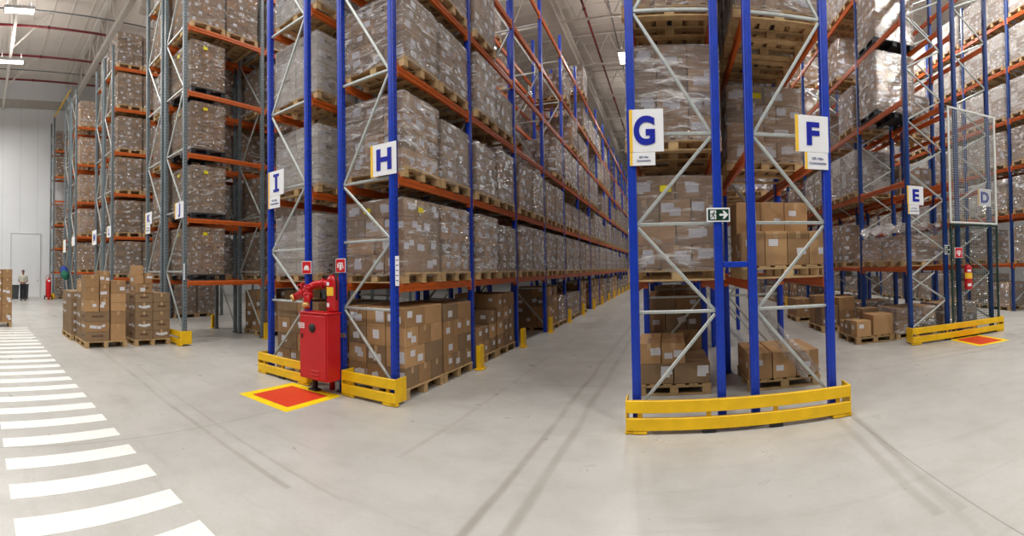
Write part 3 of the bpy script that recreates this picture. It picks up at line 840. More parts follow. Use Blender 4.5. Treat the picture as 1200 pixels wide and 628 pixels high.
# inside rack G, seen through its end frame
floor_pallet(-.46, .5, 5.66, 6.6, 'weathered pallet on the floor inside rack G behind the yellow guard', mk='wood_dark')
block(-.45, .49, 5.68, 6.59, .142, 2, .26, lambda k: (2, 2) if k == 0 else (3, 2), 'low stack inside rack G', '', sz=.13, nl=2, axis='deep', drop=lambda i, j, k: k == 1 and i == 2)
# inside rack F
floor_pallet(.98, 1.98, 5.66, 6.6, 'weathered pallet on the floor inside rack F under draped film', mk='wood_dark')
block(.99, 1.97, 5.67, 6.59, .142, 1, .34, lambda k: (3, 2), 'single layer inside rack F', '', sz=.1, axis='deep')
z = LB[0] + .0565
floor_pallet(.77, 1.79, 4.62, 5.58, 'wooden pallet with unwrapped cartons on the first beams of rack F', z)
for i in range(4):
    carton(.9 + .252 * i, 4.83, z + .1435, (.246, .38, .37), 'upright carton in the front row on the F pallet, %s from rack G' % ORD[i + 1], 'cartons on the F pallet', 'board2' if i % 2 else 'board', 1, 0, .1)
for k in range(2):
    for i in range(3):
        carton(.925 + .29 * i, 5.3, z + .1435 + .373 * k, (.284, .5, .37), 'carton in the back row on the F pallet, %s layer, %s from rack G' % (ORD[k + 1], ORD[i + 1]), 'cartons on the F pallet', 'board2', 1, 0, .1)
# loose stretch film hanging inside rack F
def sheet(name, rows, m, parent=None):
    n = len(rows[0]); b = MB()
    vs = [p for r in rows for p in r]
    fs = [(i * n + j, i * n + j + 1, (i + 1) * n + j + 1, (i + 1) * n + j) for i in range(len(rows) - 1) for j in range(n - 1)]
    b.add(vs, fs, m, True); return b.build(name, parent, fix=False)
rows = []
rg = random.Random(4)
for i in range(15):
    f = i / 14; wd = .10 + .16 * f
    rows.append([(1.02 + .82 * f ** .9 + wd * (u / 6 - .5) * 1.0, 5.62 + .05 * math.sin(u * 2.2 + f * 3) - .02, 1.3 - 1.12 * f ** .8 + .1 * (u / 6 - .5) + rg.uniform(-.015, .015)) for u in range(7)])
tag(sheet('loose_stretch_film', rows, M['film_white']), 'torn clear stretch film hanging down inside rack F over the low cartons', 'plastic film')

# three pallets standing on the floor in front of racks K and J
GA, GB, GC = 'front carton pallet', 'carton pallet behind it', 'squared carton pallet'
floor_pallet(-10.25, -9.25, 2.28, 3.24, 'wooden pallet under the tallest mixed cartons before rack K')
def free(x0, x1, y0, y1, z0, h, label, mk=None, nl=1, band=0, sz=.1):
    carton((x0 + x1) / 2, (y0 + y1) / 2, z0, (x1 - x0 - .012, y1 - y0 - .012, h - .003), label, 'cartons on the three floor pallets', mk, nl, band, sz)
for k in range(3):
    free(-9.72, -9.26, 2.29, 2.84, .1435 + .213 * k, .212, 'wide low carton, %s layer up, on the mixed pallet facing the walkway' % ORD[k + 1], 'board3' if k != 1 else 'board', 4 if k == 1 else 0, .95 if k != 1 else 0, .075)
for k in range(5):
    free(-10.22, -9.73, 2.29, 2.75, .1435 + .213 * k, .212, 'low carton, %s layer up, behind the wide ones on the mixed pallet' % ORD[k + 1], 'board3', 3, 0, .075)
zz = .1435 + .639
for k in range(3): free(-9.72, -9.28, 2.29, 2.6, zz + .268 * k, .267, '%s carton on the wide low ones, mixed pallet' % ('tan labelled', 'plain middle', 'plain topmost')[k], ('board2', 'board', 'board')[k], 1 if k == 0 else 0, 0, .1)
for k in range(3): free(-9.72, -9.28, 2.61, 2.84, zz + .3 * k, .299, 'narrow carton, %s of three, in the tallest column of the mixed pallet' % ('lowest', 'middle', 'topmost')[k], 'board', 2, 0, .1)
zc = .1435
for k, h in enumerate((.37, .28, .19, .2, .28)):
    free(-9.72, -9.27, 2.86, 3.22, zc, h, 'carton in the five-high tan column of the mixed pallet, %s up' % ORD[k + 1], 'board2' if k in (0, 2, 3) else 'board', 1 if k == 4 else 0, 0, .1); zc += h + .001
free(-10.2, -9.75, 2.3, 2.72, .1435 + 5 * .213, .24, 'tan carton on the rear of the mixed pallet, above the low ones', 'board2', 1)
floor_pallet(-11.5, -10.4, 2.2, 3.16, 'wooden pallet under the low block of labelled cartons nearest the wall')
for k in range(5):
    for i in range(2):
        for j in range(2):
            free(-11.49 + .54 * i, -10.95 + .54 * i, 2.21 + .47 * j, 2.68 + .47 * j, .1435 + .208 * k, .207, 'labelled carton, %s layer up, %s corner of the low block nearest the wall' % (ORD[k + 1], (('outer walkway', 'outer rack'), ('inner walkway', 'inner rack'))[i][j]), 'board3', 3, 0, .08)
floor_pallet(-10.3, -9.24, 3.42, 4.3, 'wooden pallet under the squared carton block beside the J guard')
for k in range(5):
    for i in range(2):
        for j in range(2):
            free(-10.29 + .52 * i, -9.77 + .52 * i, 3.43 + .43 * j, 3.86 + .43 * j, .1435 + .208 * k, .207, 'low carton, %s layer up, %s corner of the squared block by the J guard' % (ORD[k + 1], (('back walkway', 'back rack'), ('front walkway', 'front rack'))[i][j]), 'board3', 4 if (k + j) % 2 else 0, .95 if (k + j) % 2 == 0 else 0, .075)
zt = .1435 + 5 * .209
free(-9.75, -9.26, 3.45, 3.86, zt, .2, 'carton lying alone on top of the squared block, walkway side', 'board', 1, .9)
free(-9.74, -9.3, 3.46, 3.66, zt + .202, .2, 'small tan carton on the lone carton topping the squared block', 'board2', 2)
free(-9.74, -9.3, 3.67, 3.86, zt + .202, .25, 'small labelled carton beside the tan one topping the squared block', 'board', 2)
free(-9.72, -9.35, 3.46, 3.66, zt + .404, .22, 'highest tan carton of the squared block', 'board2', 0)
# the pallet cut by the edge of the picture
floor_pallet(-14.1, -13.08, .05, .99, 'wooden pallet under the carton column at the end of the striped walkway')
for k in range(6):
    for j in (1, 2):
        free(-13.6, -13.09, .06 + .31 * j, .37 + .31 * j, .1435 + .262 * k, .261, 'carton %s layer up, %s row, column at the far end of the walkway stripes' % (ORD[k + 1], ORD[3 - j]), 'board', 2, 0, .1)
# pallets in the aisle beside rack E
floor_pallet(3.58, 4.46, 8.02, 9.0, 'weathered pallet with one big and three small cartons beside rack E', mk='wood_dark')
GE = 'cartons beside rack E'
def fe(x0, x1, y0, y1, z0, h, label, mk='board', nl=1): carton((x0 + x1) / 2, (y0 + y1) / 2, z0, (x1 - x0 - .012, y1 - y0 - .012, h - .003), label, GE, mk, nl, 0, .1)
fe(3.98, 4.45, 8.05, 8.55, .1435, .42, 'big plain tan carton on the pallet beside rack E', 'board2', 0)
fe(3.6, 3.93, 8.03, 8.35, .1435, .32, 'small carton with white label before the big one beside rack E', 'board2', 1)
fe(3.6, 3.9, 8.4, 8.7, .1435, .3, 'small carton behind the white-labelled one beside rack E', 'board3', 1)
fe(3.6, 3.95, 8.72, 8.98, .1435, .26, 'low carton at the rear of the pallet beside rack E', 'board', 1)
fe(4.0, 4.4, 8.6, 8.97, .1435, .5, 'carton standing behind the big tan one beside rack E', 'board3', 1)
floor_pallet(3.5, 4.42, 9.85, 10.85, 'wooden pallet with dark banded cartons, second pallet along the aisle by rack E')
fe(3.52, 3.95, 9.87, 10.35, .1435, .24, 'banded carton, bottom front of the second pallet by rack E', 'board3', 3)
fe(3.52, 3.95, 9.87, 10.35, .385, .24, 'banded carton, upper front of the second pallet by rack E', 'board3', 3)
fe(3.97, 4.4, 9.87, 10.35, .1435, .34, 'carton at the rack side of the second pallet by rack E', 'board', 1)
fe(3.97, 4.4, 9.87, 10.35, .485, .32, 'topmost tan carton of the second pallet by rack E', 'board2', 0)
fe(3.52, 4.1, 10.38, 10.84, .1435, .7, 'tall carton at the rear of the second pallet by rack E', 'board', 1)
floor_pallet(3.5, 4.42, 12.0, 13.0, 'wooden pallet farthest along the aisle by rack E')
fe(3.52, 4.0, 12.02, 12.98, .1435, .5, 'long carton on the farthest pallet by rack E', 'board', 2)
fe(4.02, 4.4, 12.02, 12.98, .1435, .42, 'lower carton on the farthest pallet by rack E', 'board2', 1)

# torn film over the half-height loads on the first beams of rack E
rows = []
for i in range(13):
    rows.append([(4.44 + 1.16 * i / 12, 7.72 + 1.9 * j / 16, LE[0] + .9 + .05 * math.sin(i * 1.7 + j * .9) + .07 * math.sin(j * 1.3) + (-.16 if i in (0, 12) else 0) + rg.uniform(0, .03)) for j in range(17)])
tag(sheet('loose_stretch_film', rows, M['film_white']), 'crumpled torn film spread over the half-height cartons on rack E', 'plastic film')

# ------------------------------------------------------------------ yellow guards
def guard(x0, x1, y, label, h0=.04, h1=.335, ret=.24, left=True, right=True):
    t = thing('rack_guard', ((x0 + x1) / 2, y, 0), label, 'rack guard', 'yellow rack end guards')
    L = x1 - x0; rh = (h1 - h0 - .05) / 2; r = .05
    for zc in (h0 + rh / 2, h1 - rh / 2):
        b = MB(); b.box((0, 0, zc), (L - .02, .022, rh), M['yellow'], .006)
        for s in (-1, 1): b.box((0, .012, zc + s * (rh / 2 - .008)), (L - .04, .03, .016), M['yellow'], .004)
        b.build('rail', t)
    for s, on in ((-1, left), (1, right)):
        if on:
            b = MB(); b.box((s * (L / 2 - .006), ret / 2 - .005, (h0 + h1) / 2), (.014, ret, h1 - h0 + .004), M['yellow'], .004)
            b.box((s * (L / 2 - .05), .03, .02), (.12, .06, .03), M['yellow'], .006)
            b.build('end_plate', t)
    n = max(2, round(L / .8) + 1)
    for i in range(n):
        x = -L / 2 + .14 + (L - .28) * i / (n - 1)
        b = MB(); b.box((x, .02, .02), (.14, .055, .036), M['yellow'] if i in (0, n - 1) else M['black'], .008); b.box((x, .028, .17), (.05, .02, .3), M['yellow'], .005); b.build('foot', t)
    return t
guard(-.47, 1.86, 4.35, 'long yellow two-rail guard across the ends of racks G and F')
guard(-4.04, -3.15, 4.35, 'yellow two-rail guard at the end of rack H')
guard(-5.92, -4.72, 4.35, 'yellow two-rail guard at the end of rack I, left of the hose cabinet')
guard(-11.3, -8.84, 4.35, 'yellow guard at the ends of racks K and J behind the cartons', ret=.3)
guard(4.45, 6.88, 7.29, 'yellow two-rail guard across the ends of racks E and D')
guard(-27.9, -26.5, 4.35, 'yellow guard at the end of the rack by the left wall')
pb = MB(); 
for s in (-1, 1): pb.box((0, s * .06, .2), (.012, .012, .38), M['yellow'], .003)
pb.box((.05, 0, .2), (.014, .15, .4), M['yellow'], .005)
for s in (-1, 1): pb.box((.015, s * .068, .2), (.07, .014, .4), M['yellow'], .005)
pb.box((.02, 0, .01), (.14, .22, .018), M['yellow'], .004)
pbm = pb.mesh('post_guard')
def post_guard(x, y, label, group, rz=0): tag(link('post_guard', pbm, None, (x, y, .001), rz), label, 'post guard', group)
for i in range(1, 14):
    lab = 'yellow guard at the foot of an H aisle post, %s from the H sign' % ORD[i]
    post_guard(-3.13, D1 + 2.2 * i, lab, 'post guards along the H aisle')
post_guard(-8.79, D1 + 2.2, 'yellow guard at the foot of the rack J aisle post beyond the J sign', None)
post_guard(-11.36, D1 + 2.2, 'yellow guard at the back post foot of rack K', None, PI)
for i in (4,): post_guard(4.43, D2 + 2.2 * i, 'yellow guard at a rack E aisle post, %s beyond the E sign' % ORD[i], 'post guards along the E aisle', PI)

# ------------------------------------------------------------------ signs
def text_mesh(s, size, bold=.0, depth=.002, align='CENTER'):
    c = bpy.data.curves.new('t', 'FONT'); c.body = s; c.size = size; c.offset = bold; c.extrude = depth; c.align_x = align; c.align_y = 'CENTER'
    o = bpy.data.objects.new('t', c); COL.objects.link(o)
    dg = bpy.context.evaluated_depsgraph_get(); dg.update()
    me = bpy.data.meshes.new_from_object(o.evaluated_get(dg)); bpy.data.objects.remove(o); return me
def put_text(s, size, m, parent, loc, bold=0, name='lettering', sx=1):
    me = text_mesh(s, size, bold); me.materials.clear(); me.materials.append(m)
    ys = [v.co.y for v in me.vertices]; xs = [v.co.x for v in me.vertices]
    cy, cx = (min(ys) + max(ys)) / 2, (min(xs) + max(xs)) / 2
    for v in me.vertices: v.co = ((v.co.x - cx) * sx, -v.co.z, v.co.y - cy)
    return link(name, me, parent, loc)
def letter_I(h, parent, loc):
    w, s, t = h * .2, h * .5, h * .15
    P = [(-s / 2, -h / 2), (s / 2, -h / 2), (s / 2, -h / 2 + t), (w / 2, -h / 2 + t), (w / 2, h / 2 - t), (s / 2, h / 2 - t), (s / 2, h / 2), (-s / 2, h / 2), (-s / 2, h / 2 - t), (-w / 2, h / 2 - t), (-w / 2, -h / 2 + t), (-s / 2, -h / 2 + t)]
    b = MB(); b.prism(P, M['signblue'], -.002, .002); b.build('lettering', parent, loc)
def row_sign(ch, x0, x1, y0p, y1p, D, sub=None, hl=.62, bold=.035, label='', sx=1.0, off=.03):
    a = on_y(x0, (y0p + y1p) / 2, D); c = on_y(x1, (y0p + y1p) / 2, D)
    xm = (x0 + x1) / 2; zt = on_y(xm, y0p, D).z; zb = on_y(xm, y1p, D).z
    W, H = c.x - a.x, zt - zb; cx, cz = (a.x + c.x) / 2, (zt + zb) / 2
    t = thing('row_sign', (cx, D, cz), label, 'sign', 'rack row letter signs')
    b = MB(); b.box((0, 0, 0), (W, .006, H), M['signwhite'], .001); b.build('sign_panel', t)
    b = MB(); b.box((-W / 2 + W * .045, -.004, 0), (W * .09, .003, H), M['signyellow']); b.build('yellow_edge', t)
    if ch == 'I': letter_I(H * .72, t, (W * .03, -.006, 0))
    elif ch:
        hh = H * hl; put_text(ch, hh / .72, M['signblue'], t, (W * off, -.006, 0), bold * H, 'lettering', sx)
    if sub:
        sx0, sx1, sy0, sy1 = sub
        a2 = on_y(sx0, (sy0 + sy1) / 2, D); c2 = on_y(sx1, (sy0 + sy1) / 2, D)
        z2t, z2b = zb - .004, on_y((sx0 + sx1) / 2, sy1, D).z
        w2, h2 = c2.x - a2.x, z2t - z2b
        n = MB(); n.box(((a2.x + c2.x) / 2 - cx, 0, (z2t + z2b) / 2 - cz), (w2, .006, h2), M['signwhite'], .001); no = n.build('note_panel', t)
        e = MB(); e.box((a2.x + w2 * .06 - cx, -.004, (z2t + z2b) / 2 - cz), (w2 * .1, .003, h2), M['signyellow']); e.build('yellow_edge', no)
        for k, s in enumerate(('GR Não', 'Controlados')):
            put_text(s, h2 * .21, M['signgrey'], no, ((a2.x + c2.x) / 2 - cx + w2 * .05, -.005, (z2t + z2b) / 2 - cz + h2 * (.14 - .27 * k)), 0, 'lettering', min(1.0, w2 / h2 * .75))
    return t
YS = D1 - .06
row_sign('G', 737.5, 777.5, 128, 178, YS, (738, 768, 178, 194), .64, sx=.8, off=-.06, label='large white sign with blue letter G and a note below, on rack G')
row_sign('F', 932, 970.5, 135.5, 178, YS, (943, 970.5, 178, 198.5), .6, label='large white sign with blue letter F and a note below, on rack F')
row_sign('H', 434.5, 464.5, 168, 205.5, YS, None, .64, label='white sign with blue letter H on the front post of rack H')
row_sign('I', 314.5, 332.5, 200, 229, YS, (314.5, 328, 229, 244), .6, label='white sign with serifed blue letter I and a note below')
row_sign('E', 1063, 1082, 218, 240, D2 - .06, (1064, 1077, 240, 251), .62, label='small white sign with blue letter E on dark blue rack E')
row_sign('D', 1146, 1161, 221.5, 241.5, D2 - .12, None, .62, label='small white sign with blue letter D behind the mesh screen')
row_sign('J', 205, 215, 237, 256, YS, None, .6, label='white sign with blue letter J on a grey rack post')
row_sign('K', 170.3, 178, 249, 263, YS, (170.3, 176, 263, 274), .6, label='white sign with blue letter K on a grey rack post')
row_sign('L', 125.3, 130, 265, 278, YS, None, .6, label='small white sign with blue letter on the nearer post past K')
row_sign('M', 108, 113, 270, 287, YS, None, .5, label='tall small white sign on the farther post past K')
row_sign('', 84, 87.5, 277.5, 288, YS, None, label='tiny white sign on the narrow-load rack far left')
row_sign('', 74, 77, 281, 296, YS, None, label='tiny tall white sign on the yellow-tied rack')

def exit_sign(x0, x1, y0p, y1p, D, label):
    a = on_y(x0, (y0p + y1p) / 2, D); c = on_y(x1, (y0p + y1p) / 2, D); xm = (x0 + x1) / 2
    zt, zb = on_y(xm, y0p, D).z, on_y(xm, y1p, D).z; W, H = c.x - a.x, zt - zb
    t = thing('exit_sign', ((a.x + c.x) / 2, D, (zt + zb) / 2), label, 'sign')
    b = MB(); b.box((0, 0, 0), (W, .008, H), M['signwhite'], .002); b.build('sign_panel', t)
    b = MB(); b.box((0, -.005, 0), (W * .88, .003, H * .78), M['signgreen']); b.build('green_field', t)
    b = MB(); s = H * .3; X = W * .24
    b.prism([(-s * 1.1, -s * .25), (0, -s * .25), (-s * .35, -s * .95), (s * .1, -s * .95), (s * 1.0, 0), (s * .1, s * .95), (-s * .35, s * .95), (0, s * .25), (-s * 1.1, s * .25)], M['signwhite'], -.009, -.0065, (X, 0, 0)); b.build('arrow', t)
    b = MB(); b.box((-W * .22, -.0075, 0), (W * .25, .002, H * .62), M['signwhite']); d = b.build('doorway', t)
    b = MB(); g = M['signgreen']; u = H * .3; ox = -W * .22
    b.tube([(ox + u * .25, -.0095, u * .66), (ox + u * .25, -.0085, u * .66)], u * .2, g, 10)
    for p, q, w in (((.12, .42), (-.1, -.15), .34), ((-.1, -.15), (.35, -.45), .2), ((.35, -.45), (.2, -.95), .18), ((-.1, -.15), (-.35, -.6), .2), ((-.35, -.6), (-.75, -.72), .17), ((.12, .36), (-.4, .3), .15), ((-.4, .3), (-.55, -.05), .14), ((.15, .36), (.55, .1), .15), ((.55, .1), (.75, .3), .13)):
        b.bar((ox + p[0] * u, -.0095, p[1] * u), (ox + q[0] * u, -.0095, q[1] * u), w * u, .001, g, 0, (0, 1, 0))
    b.build('running_figure', d)
    return t
exit_sign(828, 855.5, 243.5, 260, D1 - .06, 'green exit sign with running figure and arrow on rack G')
exit_sign(1107, 1115.5, 287, 298, D2 - .07, 'small exit sign with arrow on dark blue rack E')

def red_sign(x0, x1, y0p, y1p, D, label, kind):
    a = on_y(x0, (y0p + y1p) / 2, D); c = on_y(x1, (y0p + y1p) / 2, D); xm = (x0 + x1) / 2
    zt, zb = on_y(xm, y0p, D).z, on_y(xm, y1p, D).z; W, H = c.x - a.x, zt - zb
    t = thing('fire_sign', ((a.x + c.x) / 2, D, (zt + zb) / 2), label, 'sign')
    b = MB(); b.box((0, 0, 0), (W, .006, H), M['signwhite'], .001); b.build('sign_panel', t)
    b = MB(); b.box((0, -.004, 0), (W * .9, .003, H * .92), M['signred']); b.build('red_field', t)
    b = MB(); w = M['signwhite']
    if kind == 'hydrant':
        P = [(math.cos(i * PI / 10) * W * .26, math.sin(i * PI / 10) * W * .26 - H * .1) for i in range(11)]
        b.prism(P, w, -.0085, -.006); b.box((0, -.007, -H * .16), (W * .62, .002, H * .07), w)
    else:
        b.box((W * .02, -.007, -H * .1), (W * .22, .002, H * .42), w); b.box((0, -.007, H * .18), (W * .4, .002, H * .07), w)
        b.bar((W * .2, -.007, H * .2), (W * .28, -.007, -H * .2), W * .07, .002, w, 0, (0, 1, 0)); b.box((-W * .24, -.007, H * .0), (W * .12, .002, H * .3), w)
    b.build('pictogram', t)
red_sign(354, 365, 306, 321, D1 - .06, 'red sign with white half-round symbol above the hydrant valve', 'hydrant')
red_sign(393.5, 405, 303, 319.5, D1 - .06, 'red sign with white extinguisher symbol on the inner post of rack H', 'ext')
red_sign(1119, 1128, 290, 302, D2 - .2, 'red extinguisher sign on dark blue rack D', 'ext')

# white notice strips on posts
for x, y0p, y1p, D, lab in ((465.3, 300, 335, D1 - .05, 'white notice strip on the front post of rack H'), (215.8, 309, 328, D1 - .05, 'white notice strip on the grey post of rack J')):
    p, q = on_y(x, y0p, D), on_y(x, y1p, D)
    b = MB(); b.box((0, 0, 0), (.06, .004, p.z - q.z), M['signwhite'], .001)
    for i in range(5): b.box((0, -.003, (p.z - q.z) * (.36 - .17 * i)), (.04, .002, .012), M['signgrey'])
    tag(b.build('post_notice', None, (p.x, D, (p.z + q.z) / 2)), lab, 'notice')

# ------------------------------------------------------------------ fire equipment
t = thing('hose_cabinet', (-4.33, 4.1, 0), 'red hose cabinet with round black window between racks I and H', 'fire cabinet')
b = MB(); b.box((0, .13, .645), (.54, .26, .89), M['red'], .01); b.box((0, .13, 1.098), (.56, .28, .018), M['red'], .006); b.build('body', t)
b = MB(); b.box((0, -.006, .645), (.5, .014, .84), M['red'], .006); d = b.build('door', t)
b = MB(); b.tube([(0, -.012, .9), (0, -.02, .9)], .062, M['black'], 24); b.build('round_window', d)
b = MB()
for i in range(3): b.box((.04, -.016, .33 - i * .05), (.16, .012, .012), M['red'], .004)
b.build('vent_slots', d)
b = MB(); b.box((-.2, -.018, .78), (.022, .016, .06), M['black'], .004); b.build('handle', d)
b = MB(); b.box((-.2, -.0145, .92), (.08, .003, .07), M['signwhite'])
for i in range(2): b.box((-.2, -.0165, .935 - i * .03), (.06, .002, .012), M['signred'])
b.build('notice', d)
b = MB(); b.box((-.17, .2, .1), (.06, .06, .2), M['black'], .006); b.box((-.17, .19, .012), (.16, .12, .024), M['black'], .006); b.build('foot', t)
b = MB(); b.box((.1, .27, .8), (.5, .02, .06), M['steel'], .004); b.build('mounting_rail', t)
# hydrant valve group: riser behind the cabinet, cross pipe, two angled outlets
t = thing('hydrant_valve', (-4.62, 4.44, 0), 'red hydrant pipework with two capped outlets above the hose cabinet', 'hydrant')
b = MB(); b.tube([(.28, .04, 0), (.28, .04, 1.4)], .04, M['red'], 14); b.tube([(.28, .04, 1.1), (.28, .04, 1.16)], .065, M['red'], 14); b.build('riser_pipe', t)
b = MB(); b.tube([(.28, .04, 1.38), (.28, .04, 1.44), (.24, .035, 1.48), (.17, .025, 1.49), (.03, 0, 1.485), (-.03, -.04, 1.46), (-.06, -.1, 1.41)], .05, M['red'], 14); b.tube([(.12, .016, 1.49), (.15, .02, 1.49)], .07, M['red'], 14); b.build('cross_pipe', t)
for k, (p, q, c) in enumerate((((-.06, -.1, 1.40), (-.24, -.2, 1.29), 'brass'), ((-.04, -.1, 1.40), (.05, -.24, 1.2), 'brass'))):
    P, Q = Vector(p), Vector(q); dd = (Q - P).normalized()
    b = MB(); b.tube([P, P + dd * .08, Q], .05, M['red'], 14); b.tube([P + dd * .09, P + dd * .13], .075, M['red'], 14); vb = b.build('angle_valve', t)
    b = MB(); b.tube([Q, Q + dd * .05], .058, M['brass'], 16); b.build('outlet_cap', vb)
    up = Vector((-.3 if k == 0 else .2, -.2, .95)).normalized(); mid = P + dd * .08
    b = MB(); b.tube([mid, mid + up * .12], .02, M['red'], 8)
    n1 = up.cross(Vector((1, 0, 0))).normalized(); n2 = up.cross(n1); c0 = mid + up * .12
    b.tube([c0 + (n1 * math.cos(a * PI / 8) + n2 * math.sin(a * PI / 8)) * .06 for a in range(17)], .011, M['red'], 6, False)
    for a in (0, 2, 4, 6): b.bar(c0 + (n1 * math.cos(a * PI / 4) + n2 * math.sin(a * PI / 4)) * .06, c0, .012, .008, M['red'])
    b.build('hand_wheel', vb)

def extinguisher(x, y, z, r, h, label, k=1):
    t = thing('fire_extinguisher', (x, y, z), label, 'fire extinguisher')
    b = MB(); N = 20; prof = [(0, 0), (r * .92, 0), (r, .02), (r, h * .78), (r * .9, h * .84), (r * .6, h * .9), (r * .3, h * .93), (0, h * .93)]
    vs = [(pr * math.cos(2 * PI * i / N), pr * math.sin(2 * PI * i / N), pz) for pr, pz in prof for i in range(N)]
    b.add(vs, [(a * N + i, a * N + (i + 1) % N, (a + 1) * N + (i + 1) % N, (a + 1) * N + i) for a in range(len(prof) - 1) for i in range(N)], M['red'], True); b.build('cylinder', t)
    b = MB(); b.tube([(0, 0, h * .92), (0, 0, h)], r * .25, M['steel'], 10); b.bar((-.0, 0, h), (0, -r * 1.2, h + .035), .025, .012, M['black']); b.bar((0, 0, h - .015), (0, -r * 1.2, h - .01), .025, .01, M['black']); b.build('valve_head', t)
    b = MB(); b.tube([(r * .2, 0, h * .96), (r * .9, -.02, h * .93), (r * 1.16, -.02, h * .7), (r * 1.14, -.02, h * .3)], .012, M['black'], 8); b.build('hose', t)
    def band(name, za, zb, m, span=1.5):
        bb = MB(); n = 10; vs = []
        for zz in (za, zb):
            for i in range(n + 1):
                a = -PI / 2 - .35 - span / 2 + span * i / n
                vs.append(((r + .002) * math.cos(a), (r + .002) * math.sin(a), zz))
        bb.add(vs, [(i, i + 1, n + 2 + i, n + 1 + i) for i in range(n)], m, True); bb.build(name, t)
    band('yellow_label', h * .4, h * .62, M['signyellow'], 2.4); band('white_label', h * .66, h * .74, M['signwhite'], 1.0); band('white_label', h * .12, h * .22, M['signwhite'], 1.0)
    b = MB(); b.box((0, r + .012, h * .7), (.05, .024, .1), M['steel'], .003); b.build('bracket', t)
    return t
extinguisher(-4.18, D1 - .175, 1.115, .083, .54, 'red fire extinguisher hung on the inner post of rack H')
extinguisher(5.84, D2 - .3, 1.02, .085, .56, 'red fire extinguisher hung on the mesh screen before rack D')
# wheeled extinguisher near the left end wall
t = thing('wheeled_extinguisher', (-25.75, 4.1, 0), 'tall red wheeled extinguisher standing near the left end wall', 'fire extinguisher')
b = MB(); N = 20; prof = [(.02, .12), (.15, .14), (.16, .2), (.16, 1.08), (.13, 1.18), (.05, 1.24), (.03, 1.32), (.001, 1.32)]
b.add([(p * math.cos(2 * PI * i / N), p * math.sin(2 * PI * i / N), z) for p, z in prof for i in range(N)], [(a * N + i, a * N + (i + 1) % N, (a + 1) * N + (i + 1) % N, (a + 1) * N + i) for a in range(len(prof) - 1) for i in range(N)], M['red'], True); b.build('cylinder', t)
for s in (-1, 1):
    b = MB(); b.tube([(-.1, s * .2, .13), (-.1, s * .24, .13)], .13, M['black'], 18); b.build('wheel', t)
b = MB(); b.tube([(-.12, -.15, .13), (-.16, -.15, 1.3), (-.2, -.1, 1.42), (-.2, .1, 1.42), (-.16, .15, 1.3), (-.12, .15, .13)], .016, M['red'], 8); b.build('handle_frame', t)
b = MB(); b.box((.155, 0, 1.12), (.03, .14, .1), M['signwhite'], .004); b.build('white_label', t)
b = MB(); b.box((.05, 0, .06), (.12, .16, .12), M['red'], .01); b.build('stand', t)

# ------------------------------------------------------------------ paint on the floor
def marking(x0, x1, y0, y1, label, bw=.13):
    t = thing('floor_marking', ((x0 + x1) / 2, (y0 + y1) / 2, 0), label, 'floor marking')
    hx, hy = (x1 - x0) / 2, (y1 - y0) / 2
    b = MB()
    b.box((0, hy - bw / 2, .001), (2 * hx, bw, .002), M['pyellow']); b.box((0, -hy + bw / 2, .001), (2 * hx, bw, .002), M['pyellow'])
    for s in (-1, 1): b.box((s * (hx - bw / 2), 0, .001), (bw, 2 * hy - 2 * bw, .002), M['pyellow'])
    b.build('yellow_border', t)
    b = MB(); b.box((0, 0, .001), (2 * hx - 2 * bw, 2 * hy - 2 * bw, .002), M['pred']); b.build('red_square', t)
marking(-5.02, -4.02, 3.36, 4.33, 'red square with yellow border painted on the floor before the hose cabinet')
marking(5.35, 6.16, 6.36, 7.34, 'red square with yellow border painted on the floor before rack D', .1)
sb = MB(); hw = .11
sb.add([(x, y, z) for z in (.0005, .0025) for x, y in ((.06 - hw, -.59), (.06 + hw, -.59), (-.06 + hw, .59), (-.06 - hw, .59))], [(0, 1, 2, 3), (4, 5, 6, 7), (0, 1, 5, 4), (1, 2, 6, 5), (2, 3, 7, 6), (3, 0, 4, 7)], M['pwhite'])
sbm = sb.mesh('walkway_stripe')
for i in range(23):
    x = -2.44 - .47 * i
    lab = 'white painted walkway stripe, %s from the near end' % ORD[i + 1]
    tag(link('walkway_stripe', sbm, None, (x, .84, 0)), lab, 'floor stripe', 'walkway stripes')

# ------------------------------------------------------------------ wire mesh screen before rack D
x0, x1, Y = 5.52, 6.82, D2 - .16
t = thing('mesh_screen', ((x0 + x1) / 2, Y, 0), 'tall wire mesh screen, pale above and dark green below, before rack D', 'mesh screen')
W = x1 - x0
def frame(za, zb, m, name):
    b = MB()
    for s in (-1, 1): b.box((s * W / 2, 0, (za + zb) / 2), (.045, .035, zb - za), m, .005)
    for z in (za + .02, zb - .02): b.box((0, 0, z), (W - .045, .03, .04), m, .005)
    return b.build(name, t)
fu = frame(2.42, 4.88, M['whitesteel'], 'upper_frame'); fl = frame(.0, 2.41, M['darkgreen'], 'lower_frame')
for za, zb, par, m in ((2.46, 4.84, fu, M['galv']), (.04, 2.37, fl, M['darkgreen'])):
    b = MB(); n = int(W / .05)
    for i in range(1, n): b.box((-W / 2 + W * i / n, 0, (za + zb) / 2), (.006, .006, zb - za), m)
    nz = int((zb - za) / .05)
    for i in range(1, nz): b.box((0, .006, za + (zb - za) * i / nz), (W - .05, .006, .006), m)
    b.build('wire_mesh', par, fix=False)

